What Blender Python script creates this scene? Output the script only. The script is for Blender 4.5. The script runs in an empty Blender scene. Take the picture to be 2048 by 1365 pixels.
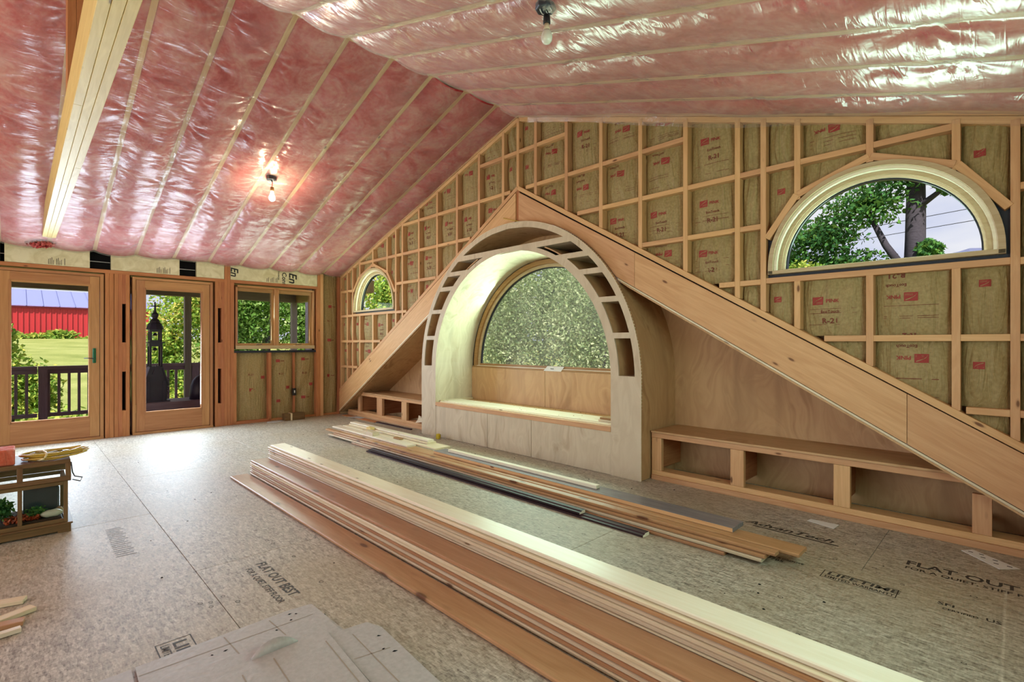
import bpy, bmesh, math, random
import numpy as np
from mathutils import Vector, Matrix
random.seed(7); rng = np.random.default_rng(7)
scene = bpy.context.scene
COL = scene.collection

# ------------------------------------------------------------------ camera, world, sun, daylight, added rear fill
cam = bpy.data.objects.new('camera', bpy.data.cameras.new('camera')); COL.objects.link(cam)
cam.location = (7.895, -3.80, 1.17)
cam.rotation_euler = (math.pi/2, 0, math.atan(1.011))
cam.data.sensor_width = 36.0; cam.data.lens = 1000/2048*36; cam.data.shift_y = 4.5/2048
cam.data.clip_start = .02; cam.data.clip_end = 2000
scene.camera = cam
scene.view_settings.view_transform = 'Standard'; scene.view_settings.look = 'None'
scene.view_settings.gamma = 1.0; scene.view_settings.use_curve_mapping = False
scene.view_settings.exposure = 0.28
scene.cycles.use_denoising = True
scene.cycles.max_bounces = 5; scene.cycles.diffuse_bounces = 3; scene.cycles.glossy_bounces = 2
scene.cycles.use_adaptive_sampling = True; scene.cycles.adaptive_threshold = .10; scene.cycles.adaptive_min_samples = 16
scene.cycles.transparent_max_bounces = 8; scene.cycles.transmission_bounces = 2
scene.cycles.caustics_reflective = False; scene.cycles.caustics_refractive = False
scene.cycles.sample_clamp_indirect = 6.0

world = bpy.data.worlds.new('sky'); scene.world = world; world.use_nodes = True
wt = world.node_tree; wt.nodes.clear()
wo = wt.nodes.new('ShaderNodeOutputWorld'); wb = wt.nodes.new('ShaderNodeBackground')
wc = wt.nodes.new('ShaderNodeTexCoord'); wn = wt.nodes.new('ShaderNodeTexNoise'); wr = wt.nodes.new('ShaderNodeValToRGB')
wm_ = wt.nodes.new('ShaderNodeMapping'); wm_.inputs['Scale'].default_value = (2.2, 2.2, 6.0)
wn.inputs['Scale'].default_value = 1.6; wn.inputs['Detail'].default_value = 5
wr.color_ramp.elements[0].position = .38; wr.color_ramp.elements[0].color = (.55, .60, .90, 1)
wr.color_ramp.elements[1].position = .62; wr.color_ramp.elements[1].color = (.93, .91, 1.0, 1)
wt.links.new(wc.outputs['Generated'], wm_.inputs['Vector']); wt.links.new(wm_.outputs[0], wn.inputs['Vector'])
wt.links.new(wn.outputs['Fac'], wr.inputs['Fac']); wt.links.new(wr.outputs[0], wb.inputs['Color'])
wb.inputs['Strength'].default_value = 0.80
wt.links.new(wb.outputs[0], wo.inputs['Surface'])

sd = bpy.data.lights.new('sun', 'SUN'); sd.energy = 7.5; sd.angle = .02; sd.color = (1, .94, .82)
sun = bpy.data.objects.new('sun', sd); COL.objects.link(sun)
sun.rotation_euler = Vector((-.32, .58, -.74)).to_track_quat('-Z', 'Y').to_euler()

def daylight_or_fill(name, loc, aim, sx, sy, energy, color):
    l = bpy.data.lights.new(name, 'AREA'); l.shape = 'RECTANGLE'; l.size = sx; l.size_y = sy
    l.energy = energy; l.color = color
    o = bpy.data.objects.new(name, l); COL.objects.link(o); o.location = loc
    o.rotation_euler = Vector(aim).to_track_quat('-Z', 'Y').to_euler()
    return o
daylight_or_fill('daylight_arch_window', (4.05, .50, 1.42), (0, -1, -.05), 2.0, .95, 36, (.66, 1.0, .76))
daylight_or_fill('daylight_half_round_window', (7.25, .10, 1.93), (0, -1, -.05), .95, .42, 7, (.62, 1.0, .82))
daylight_or_fill('daylight_small_half_round_window', (1.075, .10, 1.93), (0, -1, -.05), .95, .42, 6, (.78, 1.0, .62))
daylight_or_fill('daylight_left_door', (-.03, -3.52, 1.1), (1, 0, -.05), .62, 1.55, 46, (.72, .86, 1.0))
daylight_or_fill('daylight_right_door', (-.03, -2.31, 1.1), (1, 0, -.05), .62, 1.55, 42, (.72, .86, 1.0))
daylight_or_fill('daylight_double_window', (-.03, -1.0, 1.55), (1, 0, -.05), 1.0, .68, 14, (.84, 1.0, .86))
daylight_or_fill('rear_fill_lamp', (4.6, -6.72, 1.35), (0, 1, .12), 5.4, 2.1, 88, (1.0, .94, .88))  # invented soft fill lamp behind the camera, added to brighten the room
daylight_or_fill('daylight_side_window', (8.25, -2.0, 1.45), (-1, .0, .0), 1.5, .95, 26, (.66, 1.0, .82))

# ------------------------------------------------------------------ material kit
MATS = {}
class NT:
    def __init__(s, name):
        s.m = bpy.data.materials.new(name); s.m.use_nodes = True; s.t = s.m.node_tree; s.t.nodes.clear()
        s.out = s.t.nodes.new('ShaderNodeOutputMaterial')
    def n(s, typ, inputs=None, **kw):
        nd = s.t.nodes.new('ShaderNode' + typ)
        for k, v in kw.items(): setattr(nd, k, v)
        for k, v in (inputs or {}).items():
            if isinstance(v, bpy.types.NodeSocket): s.t.links.new(v, nd.inputs[k])
            else: nd.inputs[k].default_value = v
        return nd
    def ramp(s, fac, stops):
        r = s.t.nodes.new('ShaderNodeValToRGB'); cr = r.color_ramp
        while len(cr.elements) < len(stops): cr.elements.new(.5)
        for e, (p, c) in zip(cr.elements, stops):
            e.position = p; e.color = (*c, 1) if len(c) == 3 else c
        s.t.links.new(fac, r.inputs['Fac']); return r.outputs[0]
    def mix(s, fac, a, b, mode='MIX'):
        m = s.t.nodes.new('ShaderNodeMix'); m.data_type = 'RGBA'; m.blend_type = mode
        for k, v in ((0, fac), (6, a), (7, b)):
            if isinstance(v, bpy.types.NodeSocket): s.t.links.new(v, m.inputs[k])
            else: m.inputs[k].default_value = v if k == 0 else (*v, 1) if len(v) == 3 else v
        return m.outputs[2]
    def math(s, op, a, b=0.0, c=0.0):
        m = s.t.nodes.new('ShaderNodeMath'); m.operation = op
        for i, v in enumerate((a, b, c)):
            if isinstance(v, bpy.types.NodeSocket): s.t.links.new(v, m.inputs[i])
            else: m.inputs[i].default_value = v
        return m.outputs[0]
    def coords(s, scale=(1, 1, 1), world=False, rand=True):
        v = s.n('TexCoord').outputs['Object'] if not world else s.n('NewGeometry').outputs['Position']
        if rand:
            r = s.n('ObjectInfo').outputs['Random']
            k = s.math('MULTIPLY', r, 37.0)
            cx = s.n('CombineXYZ', {'X': k, 'Y': s.math('MULTIPLY', r, 91.0), 'Z': s.math('MULTIPLY', r, 53.0)}).outputs[0]
            v = s.n('VectorMath', {0: v, 1: cx}, operation='ADD').outputs[0]
        return s.n('Mapping', {'Vector': v, 'Scale': scale}).outputs[0]
    def bsdf(s, color, rough=.5, spec=.4, normal=None, **kw):
        p = s.n('BsdfPrincipled')
        d = {'Base Color': color, 'Roughness': rough, 'Specular IOR Level': spec}; d.update(kw)
        for k, v in d.items():
            if isinstance(v, bpy.types.NodeSocket): s.t.links.new(v, p.inputs[k])
            elif k == 'Base Color' or k.endswith('Color'): p.inputs[k].default_value = (*v, 1) if len(v) == 3 else v
            else: p.inputs[k].default_value = v
        if normal is not None: s.t.links.new(normal, p.inputs['Normal'])
        return p.outputs[0]
    def bump(s, h, strength=.3, dist=.01):
        return s.n('Bump', {'Height': h, 'Strength': strength, 'Distance': dist}).outputs[0]
    def done(s, shader):
        s.t.links.new(shader, s.out.inputs['Surface']); MATS[s.m.name] = s.m; return s.m

def flat(name, color, rough=.6, spec=.3, **kw):
    t = NT(name); return t.done(t.bsdf(color, rough, spec, **kw))

def wood(name, c1, c2, rough=.5, spec=.35, knots=0.0, vary=.18, grain=1.0):
    t = NT(name)
    v = t.coords((1.1*grain, 11*grain, 11*grain))
    a = t.n('TexNoise', {'Vector': v, 'Scale': 2.0, 'Detail': 4.0, 'Distortion': 1.6}).outputs['Fac']
    v2 = t.coords((4, 150, 150))
    b = t.n('TexNoise', {'Vector': v2, 'Scale': 1.0, 'Detail': 2.0}).outputs['Fac']
    f = t.math('ADD', t.math('MULTIPLY', a, .75), t.math('MULTIPLY', b, .25))
    col = t.ramp(f, [(.3, c2), (.5, tuple((x+y)/2 for x, y in zip(c1, c2))), (.68, c1)])
    r = t.n('ObjectInfo').outputs['Random']
    val = t.math('ADD', t.math('MULTIPLY', r, vary), 1 - vary*.5)
    hsv = t.n('HueSaturation', {'Color': col, 'Value': val, 'Hue': t.math('ADD', t.math('MULTIPLY', r, .014), .493)}).outputs[0]
    if knots:
        vk = t.coords((3.2, 9, 9))
        d = t.n('TexVoronoi', {'Vector': vk, 'Scale': 1.0}).outputs['Distance']
        k = t.ramp(d, [(.0, (1, 1, 1)), (.075*knots, (.9, .9, .9)), (.105*knots, (.25, .25, .25)), (.15*knots, (0, 0, 0))])
        hsv = t.mix(k, hsv, (c2[0]*.28, c2[1]*.2, c2[2]*.16))
    return t.done(t.bsdf(hsv, rough, spec))

def plywood(name, c1, c2, rough=.5, gx=False):
    t = NT(name)
    v = t.coords((1.0, 1.0, 1.0))
    n1 = t.n('TexNoise', {'Vector': v, 'Scale': 1.4, 'Detail': 2.0}).outputs['Color']
    vv = t.n('VectorMath', {0: v, 1: t.n('VectorMath', {0: n1, 1: (.5, .5, .5)}, operation='MULTIPLY').outputs[0]}, operation='ADD').outputs[0]
    w = t.n('TexNoise', {'Vector': t.n('Mapping', {'Vector': vv, 'Scale': (.9, 5.5, 5.5) if gx else (5.5, 5.5, .9)}).outputs[0], 'Scale': 1.0, 'Detail': 5.0, 'Distortion': 1.2}).outputs['Fac']
    col = t.ramp(w, [(.32, c2), (.47, c1), (.55, tuple(.6*x+.4*y for x, y in zip(c1, c2))), (.68, c1)])
    st = t.n('TexNoise', {'Vector': t.n('Mapping', {'Vector': v, 'Scale': (.6, 5, 5) if gx else (5, 5, .6)}).outputs[0], 'Scale': 1.3, 'Detail': 2.0}).outputs['Fac']
    sm = t.ramp(st, [(.56, (0, 0, 0)), (.75, (.35, .35, .35))])
    col = t.mix(sm, col, tuple(x*.6 for x in c2))
    return t.done(t.bsdf(col, rough, .35))

PINE = wood('pine_framing', (.70, .42, .215), (.56, .30, .135), .55, knots=.8)
PINE_RED = wood('douglas_framing', (.52, .22, .095), (.37, .135, .052), .55, knots=.7)
PINE_PALE = wood('pale_pine', (.76, .67, .49), (.63, .51, .33), .38, knots=.9, vary=.25, spec=.65)
PINE_TAN = wood('reddish_pine', (.50, .28, .145), (.38, .19, .085), .36, knots=1.5, spec=.65)
PINE_WHITE = wood('bright_pine', (.86, .80, .66), (.78, .69, .52), .32, knots=.7, vary=.1, spec=.65)
BEAMW = wood('beam_pine', (.78, .62, .27), (.62, .46, .17), .5, knots=.7)
DOORW = wood('fir_door', (.50, .255, .115), (.37, .165, .066), .42, grain=.7)
CASE = wood('window_casing', (.56, .44, .27), (.44, .32, .17), .4)
BROWNW = wood('brown_window_frame', (.40, .22, .09), (.28, .14, .05), .45)
GREYBOARD = wood('grey_painted_board', (.20, .20, .22), (.13, .13, .15), .25, spec=.6)
DARKTRIM = wood('dark_brown_trim', (.045, .022, .028), (.03, .014, .018), .5, spec=.3, vary=.5)
OLDWOOD = wood('weathered_terrarium_wood', (.20, .12, .045), (.11, .065, .025), .5)
PLY = plywood('plywood', (.57, .355, .18), (.42, .235, .105))
PLYG = plywood('pale_plywood', (.62, .52, .38), (.48, .37, .25))
PLYX = plywood('plywood_lengthwise', (.57, .355, .18), (.42, .235, .105), gx=True)
PLYGX = plywood('pale_plywood_lengthwise', (.62, .52, .38), (.48, .37, .25), gx=True)
BLACK = flat('black_void', (.006, .006, .008), .8, .1)
BLACKP = flat('black_plastic', (.012, .012, .014), .35, .5)
FLASH = flat('black_membrane', (.012, .014, .03), .5, .4)
RED = flat('red_print', (.34, .055, .05), .7, .2)
INK = flat('brown_red_print', (.19, .05, .035), .7, .2)
FLOORINK = flat('floor_stamp_ink', (.055, .05, .045), .6, .3)
FOAMINK = flat('foam_print', (.02, .02, .022), .6, .3)
WHITEP = flat('white_paper', (.80, .80, .78), .6)
STEEL = flat('grey_metal', (.5, .5, .52), .3, .5, Metallic=.9)
YELLOWCORD = flat('yellow_cord', (.62, .42, .06), .35, .5)
GREENTAPE = flat('green_tape', (.01, .11, .045), .5, .3)

def paper(name, c1, c2, rough=.62, bs=.75):
    t = NT(name); v = t.coords((1, 1, 1))
    a = t.n('TexNoise', {'Vector': t.n('Mapping', {'Vector': v, 'Scale': (14, 14, 2.2)}).outputs[0], 'Scale': 1.0, 'Detail': 4.0, 'Distortion': 1.4}).outputs['Fac']
    g = t.n('TexNoise', {'Vector': v, 'Scale': 60.0, 'Detail': 2.0}).outputs['Fac']
    col = t.mix(t.ramp(g, [(.35, (0, 0, 0)), (.7, (1, 1, 1))]), c1, c2)
    return t.done(t.bsdf(col, rough, .3, t.bump(a, bs, .035)))
KRAFT = paper('kraft_paper', (.30, .22, .095), (.385, .29, .135))
CARD = paper('cardboard', (.43, .415, .405), (.49, .475, .465), .5, .08)

t = NT('pink_fibreglass')
v = t.coords((1, 1, 1), world=True, rand=False)
a = t.n('TexNoise', {'Vector': v, 'Scale': 3.2, 'Detail': 6.0, 'Roughness': .62, 'Distortion': .9}).outputs['Fac']
b = t.n('TexNoise', {'Vector': v, 'Scale': 30.0, 'Detail': 3.0}).outputs['Fac']
f = t.math('ADD', t.math('MULTIPLY', a, .8), t.math('MULTIPLY', b, .2))
col = t.ramp(f, [(.36, (.40, .022, .03)), (.46, (.52, .07, .075)), (.57, (.60, .18, .165)), (.72, (.70, .36, .31))])
PINK = t.done(t.bsdf(col, .9, .1, t.bump(f, .5, .03)))

t = NT('clear_poly_sheet')
v = t.coords((1, 1, 1), world=True, rand=False)
w1 = t.n('TexNoise', {'Vector': t.n('Mapping', {'Vector': v, 'Scale': (9, 1.3, 5), 'Rotation': (0, 0, .16)}).outputs[0], 'Scale': 1.0, 'Detail': 3.0, 'Distortion': 1.5}).outputs['Fac']
w2 = t.n('TexNoise', {'Vector': t.n('Mapping', {'Vector': v, 'Scale': (9, 3.0, 6), 'Rotation': (0, 0, -.3)}).outputs[0], 'Scale': 1.0, 'Detail': 4.0, 'Distortion': 2.0}).outputs['Fac']
w1 = t.math('POWER', t.math('SUBTRACT', 1.0, t.math('ABSOLUTE', t.math('SUBTRACT', t.math('MULTIPLY', w1, 2.0), 1.0))), 9.0)
w1 = t.math('ADD', t.math('MULTIPLY', w1, .22), t.math('MULTIPLY', w2, .7))
nb = t.bump(w1, .32, .022)
gl = t.n('BsdfGlossy', {'Color': (1, 1, 1, 1), 'Roughness': .24, 'Normal': nb}).outputs[0]
df = t.n('BsdfDiffuse', {'Color': (.86, .84, .80, 1), 'Normal': nb}).outputs[0]
tr = t.n('BsdfTransparent', {'Color': (.97, .96, .95, 1)}).outputs[0]
lw = t.n('LayerWeight', {'Blend': .28, 'Normal': nb}).outputs['Fresnel']
fc = t.n('LayerWeight', {'Blend': .5}).outputs['Facing']
m1 = t.n('MixShader', {0: t.math('MULTIPLY_ADD', fc, .30, .015), 1: tr, 2: df}).outputs[0]
POLY = t.done(t.n('MixShader', {0: t.math('MINIMUM', t.math('MULTIPLY', lw, .70), .24), 1: m1, 2: gl}).outputs[0])

t = NT('clear_glass')
gl = t.n('BsdfGlossy', {'Color': (1, 1, 1, 1), 'Roughness': .01}).outputs[0]
tr = t.n('BsdfTransparent', {'Color': (.96, .98, .97, 1)}).outputs[0]
fr = t.n('Fresnel', {'IOR': 1.35}).outputs[0]
GLASS = t.done(t.n('MixShader', {0: t.math('MULTIPLY', fr, .02), 1: tr, 2: gl}).outputs[0])

t = NT('dusty_glass')
tr = t.n('BsdfTransparent', {'Color': (.95, .97, .96, 1)}).outputs[0]; df = t.n('BsdfDiffuse', {'Color': (.85, .87, .85, 1)}).outputs[0]
dn = t.n('TexNoise', {'Vector': t.coords((1, 1, 1)), 'Scale': 2.5, 'Detail': 5.0}).outputs['Fac']
DUSTY = t.done(t.n('MixShader', {0: t.math('MULTIPLY', dn, .17), 1: tr, 2: df}).outputs[0])

t = NT('osb_subfloor')
v = t.coords((1, 1, 1), world=True, rand=False)
n0 = t.n('TexNoise', {'Vector': v, 'Scale': 14.0, 'Detail': 2.0}).outputs['Color']
vd = t.n('VectorMath', {0: v, 1: t.n('VectorMath', {0: n0, 1: (.022, .022, .022)}, operation='MULTIPLY').outputs[0]}, operation='ADD').outputs[0]
fl = t.n('TexVoronoi', {'Vector': t.n('Mapping', {'Vector': vd, 'Scale': (26, 80, 1)}).outputs[0], 'Scale': 1.0}).outputs['Color']
fl = t.n('SeparateColor', {'Color': fl}).outputs[0]
fl2 = t.n('TexVoronoi', {'Vector': t.n('Mapping', {'Vector': vd, 'Scale': (60, 150, 1), 'Rotation': (0, 0, .5)}).outputs[0], 'Scale': 1.0}).outputs['Color']
fl2 = t.n('SeparateColor', {'Color': fl2}).outputs[1]
big = t.n('TexNoise', {'Vector': v, 'Scale': .9, 'Detail': 3.0}).outputs['Fac']
fn = t.n('TexNoise', {'Vector': t.n('Mapping', {'Vector': v, 'Scale': (40, 160, 1)}).outputs[0], 'Scale': 1.0, 'Detail': 3.0}).outputs['Fac']
fb_ = t.n('TexNoise', {'Vector': t.n('Mapping', {'Vector': v, 'Scale': (26, 110, 1), 'Rotation': (0, 0, .55)}).outputs[0], 'Scale': 1.0, 'Detail': 2.0, 'Distortion': .6}).outputs['Fac']
fc_ = t.n('TexNoise', {'Vector': t.n('Mapping', {'Vector': v, 'Scale': (120, 30, 1), 'Rotation': (0, 0, .35)}).outputs[0], 'Scale': 1.0, 'Detail': 2.0, 'Distortion': .6}).outputs['Fac']
f = t.math('ADD', t.math('ADD', t.math('MULTIPLY', fl, .13), t.math('MULTIPLY', fl2, .10)), t.math('ADD', t.math('MULTIPLY', fn, .27), t.math('ADD', t.math('MULTIPLY', fb_, .27), t.math('MULTIPLY', fc_, .23))))
col = t.ramp(f, [(.34, (.12, .10, .08)), (.43, (.29, .255, .205)), (.53, (.43, .39, .32)), (.65, (.63, .59, .51))])
col = t.mix(t.ramp(big, [(.42, (0, 0, 0)), (.66, (.45, .45, .45))]), col, (.36, .27, .14))
OSB = t.done(t.bsdf(col, t.math('ADD', t.math('MULTIPLY', fn, .22), .44), .95))

t = NT('foil_foam')
v = t.coords((1, 1, 1))
a = t.n('TexNoise', {'Vector': v, 'Scale': 9.0, 'Detail': 5.0, 'Distortion': 1.0}).outputs['Fac']
FOAM = t.done(t.bsdf(t.ramp(a, [(.35, (.58, .54, .34)), (.65, (.74, .71, .52))]), .38, .5, t.bump(a, .4, .01)))

def leafmat(name, stops, trans=.35):
    t = NT(name)
    a = t.n('Attribute', attribute_name='tint').outputs['Fac']
    col = t.ramp(a, stops)
    d = t.n('BsdfDiffuse', {'Color': col}).outputs[0]
    tl = t.n('BsdfTranslucent', {'Color': t.mix(.5, col, (.35, .5, .08))}).outputs[0]
    return t.done(t.n('MixShader', {0: trans, 1: d, 2: tl}).outputs[0])
LEAF = leafmat('green_leaves', [(0, (.03, .09, .02)), (.35, (.11, .24, .05)), (.7, (.27, .42, .11)), (1, (.80, .86, .50))])
LEAFY = leafmat('yellow_green_leaves', [(0, (.07, .16, .03)), (.4, (.22, .38, .07)), (.7, (.50, .55, .12)), (.88, (.72, .50, .14)), (1, (.90, .90, .62))])
LEAFS = leafmat('silvery_leaves', [(0, (.05, .09, .04)), (.35, (.17, .24, .11)), (.7, (.42, .48, .27)), (1, (.75, .75, .55))])
LEAFD = leafmat('dark_oak_leaves', [(0, (.012, .035, .02)), (.5, (.05, .15, .05)), (.85, (.17, .36, .09)), (1, (.36, .50, .14))], .3)
BARK = wood('grey_bark', (.075, .062, .085), (.03, .025, .035), .9, grain=2)

# ------------------------------------------------------------------ geometry kit
def world_of(o):
    m = o.matrix_basis.copy()
    if o.parent: m = world_of(o.parent) @ o.matrix_parent_inverse @ m
    return m
def link(o, parent=None):
    COL.objects.link(o)
    if parent is not None:
        o.parent = parent; o.matrix_parent_inverse = world_of(parent).inverted()
    return o
def tag(o, label=None, cat=None, group=None, kind=None):
    if label: o['label'] = label
    if cat: o['category'] = cat
    if group: o['group'] = group
    if kind: o['kind'] = kind
    return o
def thing(name, loc, label, cat, group=None, kind=None):
    o = bpy.data.objects.new(name, None); o.empty_display_size = .1; o.location = loc
    COL.objects.link(o); return tag(o, label, cat, group, kind)
def setmat(me, mats):
    for m in (mats if isinstance(mats, (list, tuple)) else [mats]): me.materials.append(m)
def mesh(name, verts, faces, mat, parent=None, smooth=False, loc=None, fmats=None):
    me = bpy.data.meshes.new(name)
    if loc is None:
        vs = np.array(verts, dtype=float); loc = tuple((vs.min(0)+vs.max(0))/2)
    me.from_pydata([(x-loc[0], y-loc[1], z-loc[2]) for x, y, z in verts], [], faces); setmat(me, mat)
    if smooth: me.polygons.foreach_set('use_smooth', [True]*len(me.polygons))
    if fmats is not None: me.polygons.foreach_set('material_index', fmats)
    o = bpy.data.objects.new(name, me); o.location = loc
    return link(o, parent)
def frommesh(name, bm, mat, parent=None, smooth=False, mw=None):
    me = bpy.data.meshes.new(name); bm.to_mesh(me); bm.free(); setmat(me, mat)
    if smooth: me.polygons.foreach_set('use_smooth', [True]*len(me.polygons))
    o = bpy.data.objects.new(name, me)
    if mw is not None: o.matrix_basis = mw
    return link(o, parent)
_cache = {}
def boxmesh(name, L, W, T, mat, bev):
    k = (name, round(L, 4), round(W, 4), round(T, 4), mat.name, bev)
    if k in _cache: return _cache[k]
    bm = bmesh.new(); bmesh.ops.create_cube(bm, size=1)
    bmesh.ops.scale(bm, vec=(L, W, T), verts=bm.verts)
    if bev: bmesh.ops.bevel(bm, geom=bm.edges[:], offset=min(bev, T*.3, W*.3), segments=1, affect='EDGES')
    me = bpy.data.meshes.new(name); bm.to_mesh(me); bm.free(); setmat(me, mat)
    _cache[k] = me; return me
def box(name, lo, hi, mat, parent=None, bev=.0015, long=None):
    mat = PLYX if mat is PLY else PLYGX if mat is PLYG else mat
    lo = Vector(lo); hi = Vector(hi); d = hi-lo; c = (lo+hi)/2
    ax = long if long is not None else max(range(3), key=lambda i: d[i])
    oth = [i for i in range(3) if i != ax]
    if d[oth[0]] < d[oth[1]]: oth.reverse()
    cols = [Vector([1.0 if j == k else 0.0 for j in range(3)]) for k in (ax, oth[0], oth[1])]
    if cols[0].cross(cols[1]).dot(cols[2]) < 0: cols[2] = -cols[2]
    o = bpy.data.objects.new(name, boxmesh(name, d[ax], d[oth[0]], d[oth[1]], mat, bev))
    o.matrix_basis = Matrix.Translation(c) @ Matrix(cols).transposed().to_4x4()
    return link(o, parent)
def bar(name, p0, p1, w, t_, mat, parent=None, side=(0, 1, 0), bev=.0015):
    """a straight piece from p0 to p1; t_ measured along side, w across"""
    p0 = Vector(p0); p1 = Vector(p1); x = (p1-p0); L = x.length; x.normalize()
    z = Vector(side); z = (z-x*z.dot(x)).normalized(); y = z.cross(x)
    o = bpy.data.objects.new(name, boxmesh(name, L, w, t_, mat, bev))
    o.matrix_basis = Matrix.Translation((p0+p1)/2) @ Matrix((x, y, z)).transposed().to_4x4()
    return link(o, parent)
def prism(name, pts, y0, y1, mat, parent=None, plane='xz', bev=0):
    """polygon pts extruded between two offsets"""
    f = {'xz': lambda a, b, d: (a, d, b), 'yz': lambda a, b, d: (d, a, b), 'xy': lambda a, b, d: (a, b, d)}[plane]
    n = len(pts)
    vs = [f(a, b, y0) for a, b in pts]+[f(a, b, y1) for a, b in pts]
    fs = [list(range(n)), list(range(2*n-1, n-1, -1))]+[[i, n+i, n+(i+1) % n, (i+1) % n][::-1] for i in range(n)]
    o = mesh(name, vs, fs, mat, parent)
    bm = bmesh.new(); bm.from_mesh(o.data); bmesh.ops.recalc_face_normals(bm, faces=bm.faces[:])
    if bev: bmesh.ops.bevel(bm, geom=bm.edges[:], offset=bev, segments=1, affect='EDGES')
    bm.to_mesh(o.data); bm.free(); return o
def strips(name, breaks, fn, y0, y1, mat, parent=None, dz=.04):
    """solid sheet made of horizontal strips; fn(z) -> list of (x0, x1)"""
    e = 1e-5; bm = bmesh.new(); bs = sorted(set(round(b, 6) for b in breaks))
    for a, b in zip(bs, bs[1:]):
        n = max(1, int(math.ceil((b-a)/dz)))
        for i in range(n):
            z0 = a+(b-a)*i/n; z1 = a+(b-a)*(i+1)/n
            for (p, q), (r, s) in zip(fn(z0+e), fn(z1-e)):
                if q-p < 1e-6 and s-r < 1e-6: continue
                co = [(p, y0, z0), (q, y0, z0), (s, y0, z1), (r, y0, z1)]
                if s-r < 1e-6: co = co[:3]
                elif q-p < 1e-6: co = co[1:]
                bm.faces.new([bm.verts.new(c) for c in co])
    bmesh.ops.remove_doubles(bm, verts=bm.verts[:], dist=2e-5)
    if abs(y1-y0) > 1e-6:
        r = bmesh.ops.extrude_face_region(bm, geom=bm.faces[:])
        bmesh.ops.translate(bm, vec=(0, y1-y0, 0), verts=[g for g in r['geom'] if isinstance(g, bmesh.types.BMVert)])
    bmesh.ops.recalc_face_normals(bm, faces=bm.faces[:])
    return frommesh(name, bm, mat, parent)
def ring(name, cx, cz, r0, r1, y0, y1, mat, parent=None, a0=0.0, a1=math.pi, n=40, foot=0.0, smooth=True):
    """half ring in the xz plane with a box section; foot extends both legs straight down"""
    pr = [(r0, y0), (r1, y0), (r1, y1), (r0, y1)]
    angs = [a0+(a1-a0)*i/n for i in range(n+1)]
    secs = [[(cx+r*math.cos(a), y, cz+r*math.sin(a)) for r, y in pr] for a in angs]
    if foot:
        secs.insert(0, [(x, y, z-foot) for x, y, z in secs[0]]); secs.append([(x, y, z-foot) for x, y, z in secs[-1]])
    vs = [p for s in secs for p in s]; fs = []
    for i in range(len(secs)-1):
        for j in range(4):
            k = (j+1) % 4; fs.append([i*4+j, i*4+k, i*4+4+k, i*4+4+j])
    fs += [[3, 2, 1, 0], [len(vs)-4+j for j in range(4)]]
    o = mesh(name, vs, fs, mat, parent)
    bm = bmesh.new(); bm.from_mesh(o.data); bmesh.ops.recalc_face_normals(bm, faces=bm.faces[:]); bm.to_mesh(o.data); bm.free()
    return o
def tube(name, pts, r, mat, parent=None, n=8, closed=False):
    pts = [Vector(p) for p in pts]; vs = []; fs = []; m = len(pts); up = Vector((0, 0, 1))
    for i, p in enumerate(pts):
        q = pts[(i+1) % m] if (closed or i < m-1) else p; o_ = pts[i-1] if (closed or i > 0) else p
        d = (q-o_).normalized(); u = d.cross(up)
        if u.length < 1e-3: u = d.cross(Vector((1, 0, 0)))
        u.normalize(); w = d.cross(u); rr = r[i] if isinstance(r, (list, tuple)) else r
        vs += [tuple(p+(u*math.cos(2*math.pi*j/n)+w*math.sin(2*math.pi*j/n))*rr) for j in range(n)]
    for i in range(m if closed else m-1):
        for j in range(n):
            a = i*n+j; b = i*n+(j+1) % n; c = ((i+1) % m)*n+(j+1) % n; d = ((i+1) % m)*n+j; fs.append([a, b, c, d])
    if not closed: fs += [list(range(n))[::-1], [(m-1)*n+j for j in range(n)]]
    return mesh(name, vs, fs, mat, parent, smooth=True)
def lathe(name, prof, mat, loc, parent=None, n=20, smooth=True):
    vs = []; fs = []
    for r, z in prof: vs += [(loc[0]+r*math.cos(2*math.pi*j/n), loc[1]+r*math.sin(2*math.pi*j/n), loc[2]+z) for j in range(n)]
    for i in range(len(prof)-1):
        for j in range(n): fs.append([i*n+j, i*n+(j+1) % n, (i+1)*n+(j+1) % n, (i+1)*n+j])
    fs += [list(range(n))[::-1], [(len(prof)-1)*n+j for j in range(n)]]
    return mesh(name, vs, fs, mat, parent, smooth=smooth)
_text = {}
def textgeo(body, res=2):
    """flat glyph geometry, cap height about 0.7"""
    if body not in _text:
        c = bpy.data.curves.new('t', 'FONT'); c.body = body; c.size = 1; c.resolution_u = res; c.align_x = 'LEFT'; c.offset = .022
        o = bpy.data.objects.new('t', c); COL.objects.link(o)
        dg = bpy.context.evaluated_depsgraph_get(); me = bpy.data.meshes.new_from_object(o.evaluated_get(dg))
        _text[body] = ([tuple(v.co) for v in me.vertices], [tuple(p.vertices) for p in me.polygons])
        bpy.data.objects.remove(o); bpy.data.curves.remove(c); bpy.data.meshes.remove(me)
    return _text[body]
def text(name, body, fn, size, mat, parent, shear=0.0, bold=0.0, stretch=1.0):
    vs, fs = textgeo(body)
    out = [fn((x*stretch+shear*y)*size, y*size) for x, y, z in vs]
    return mesh(name, out, fs, mat, parent)
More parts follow.
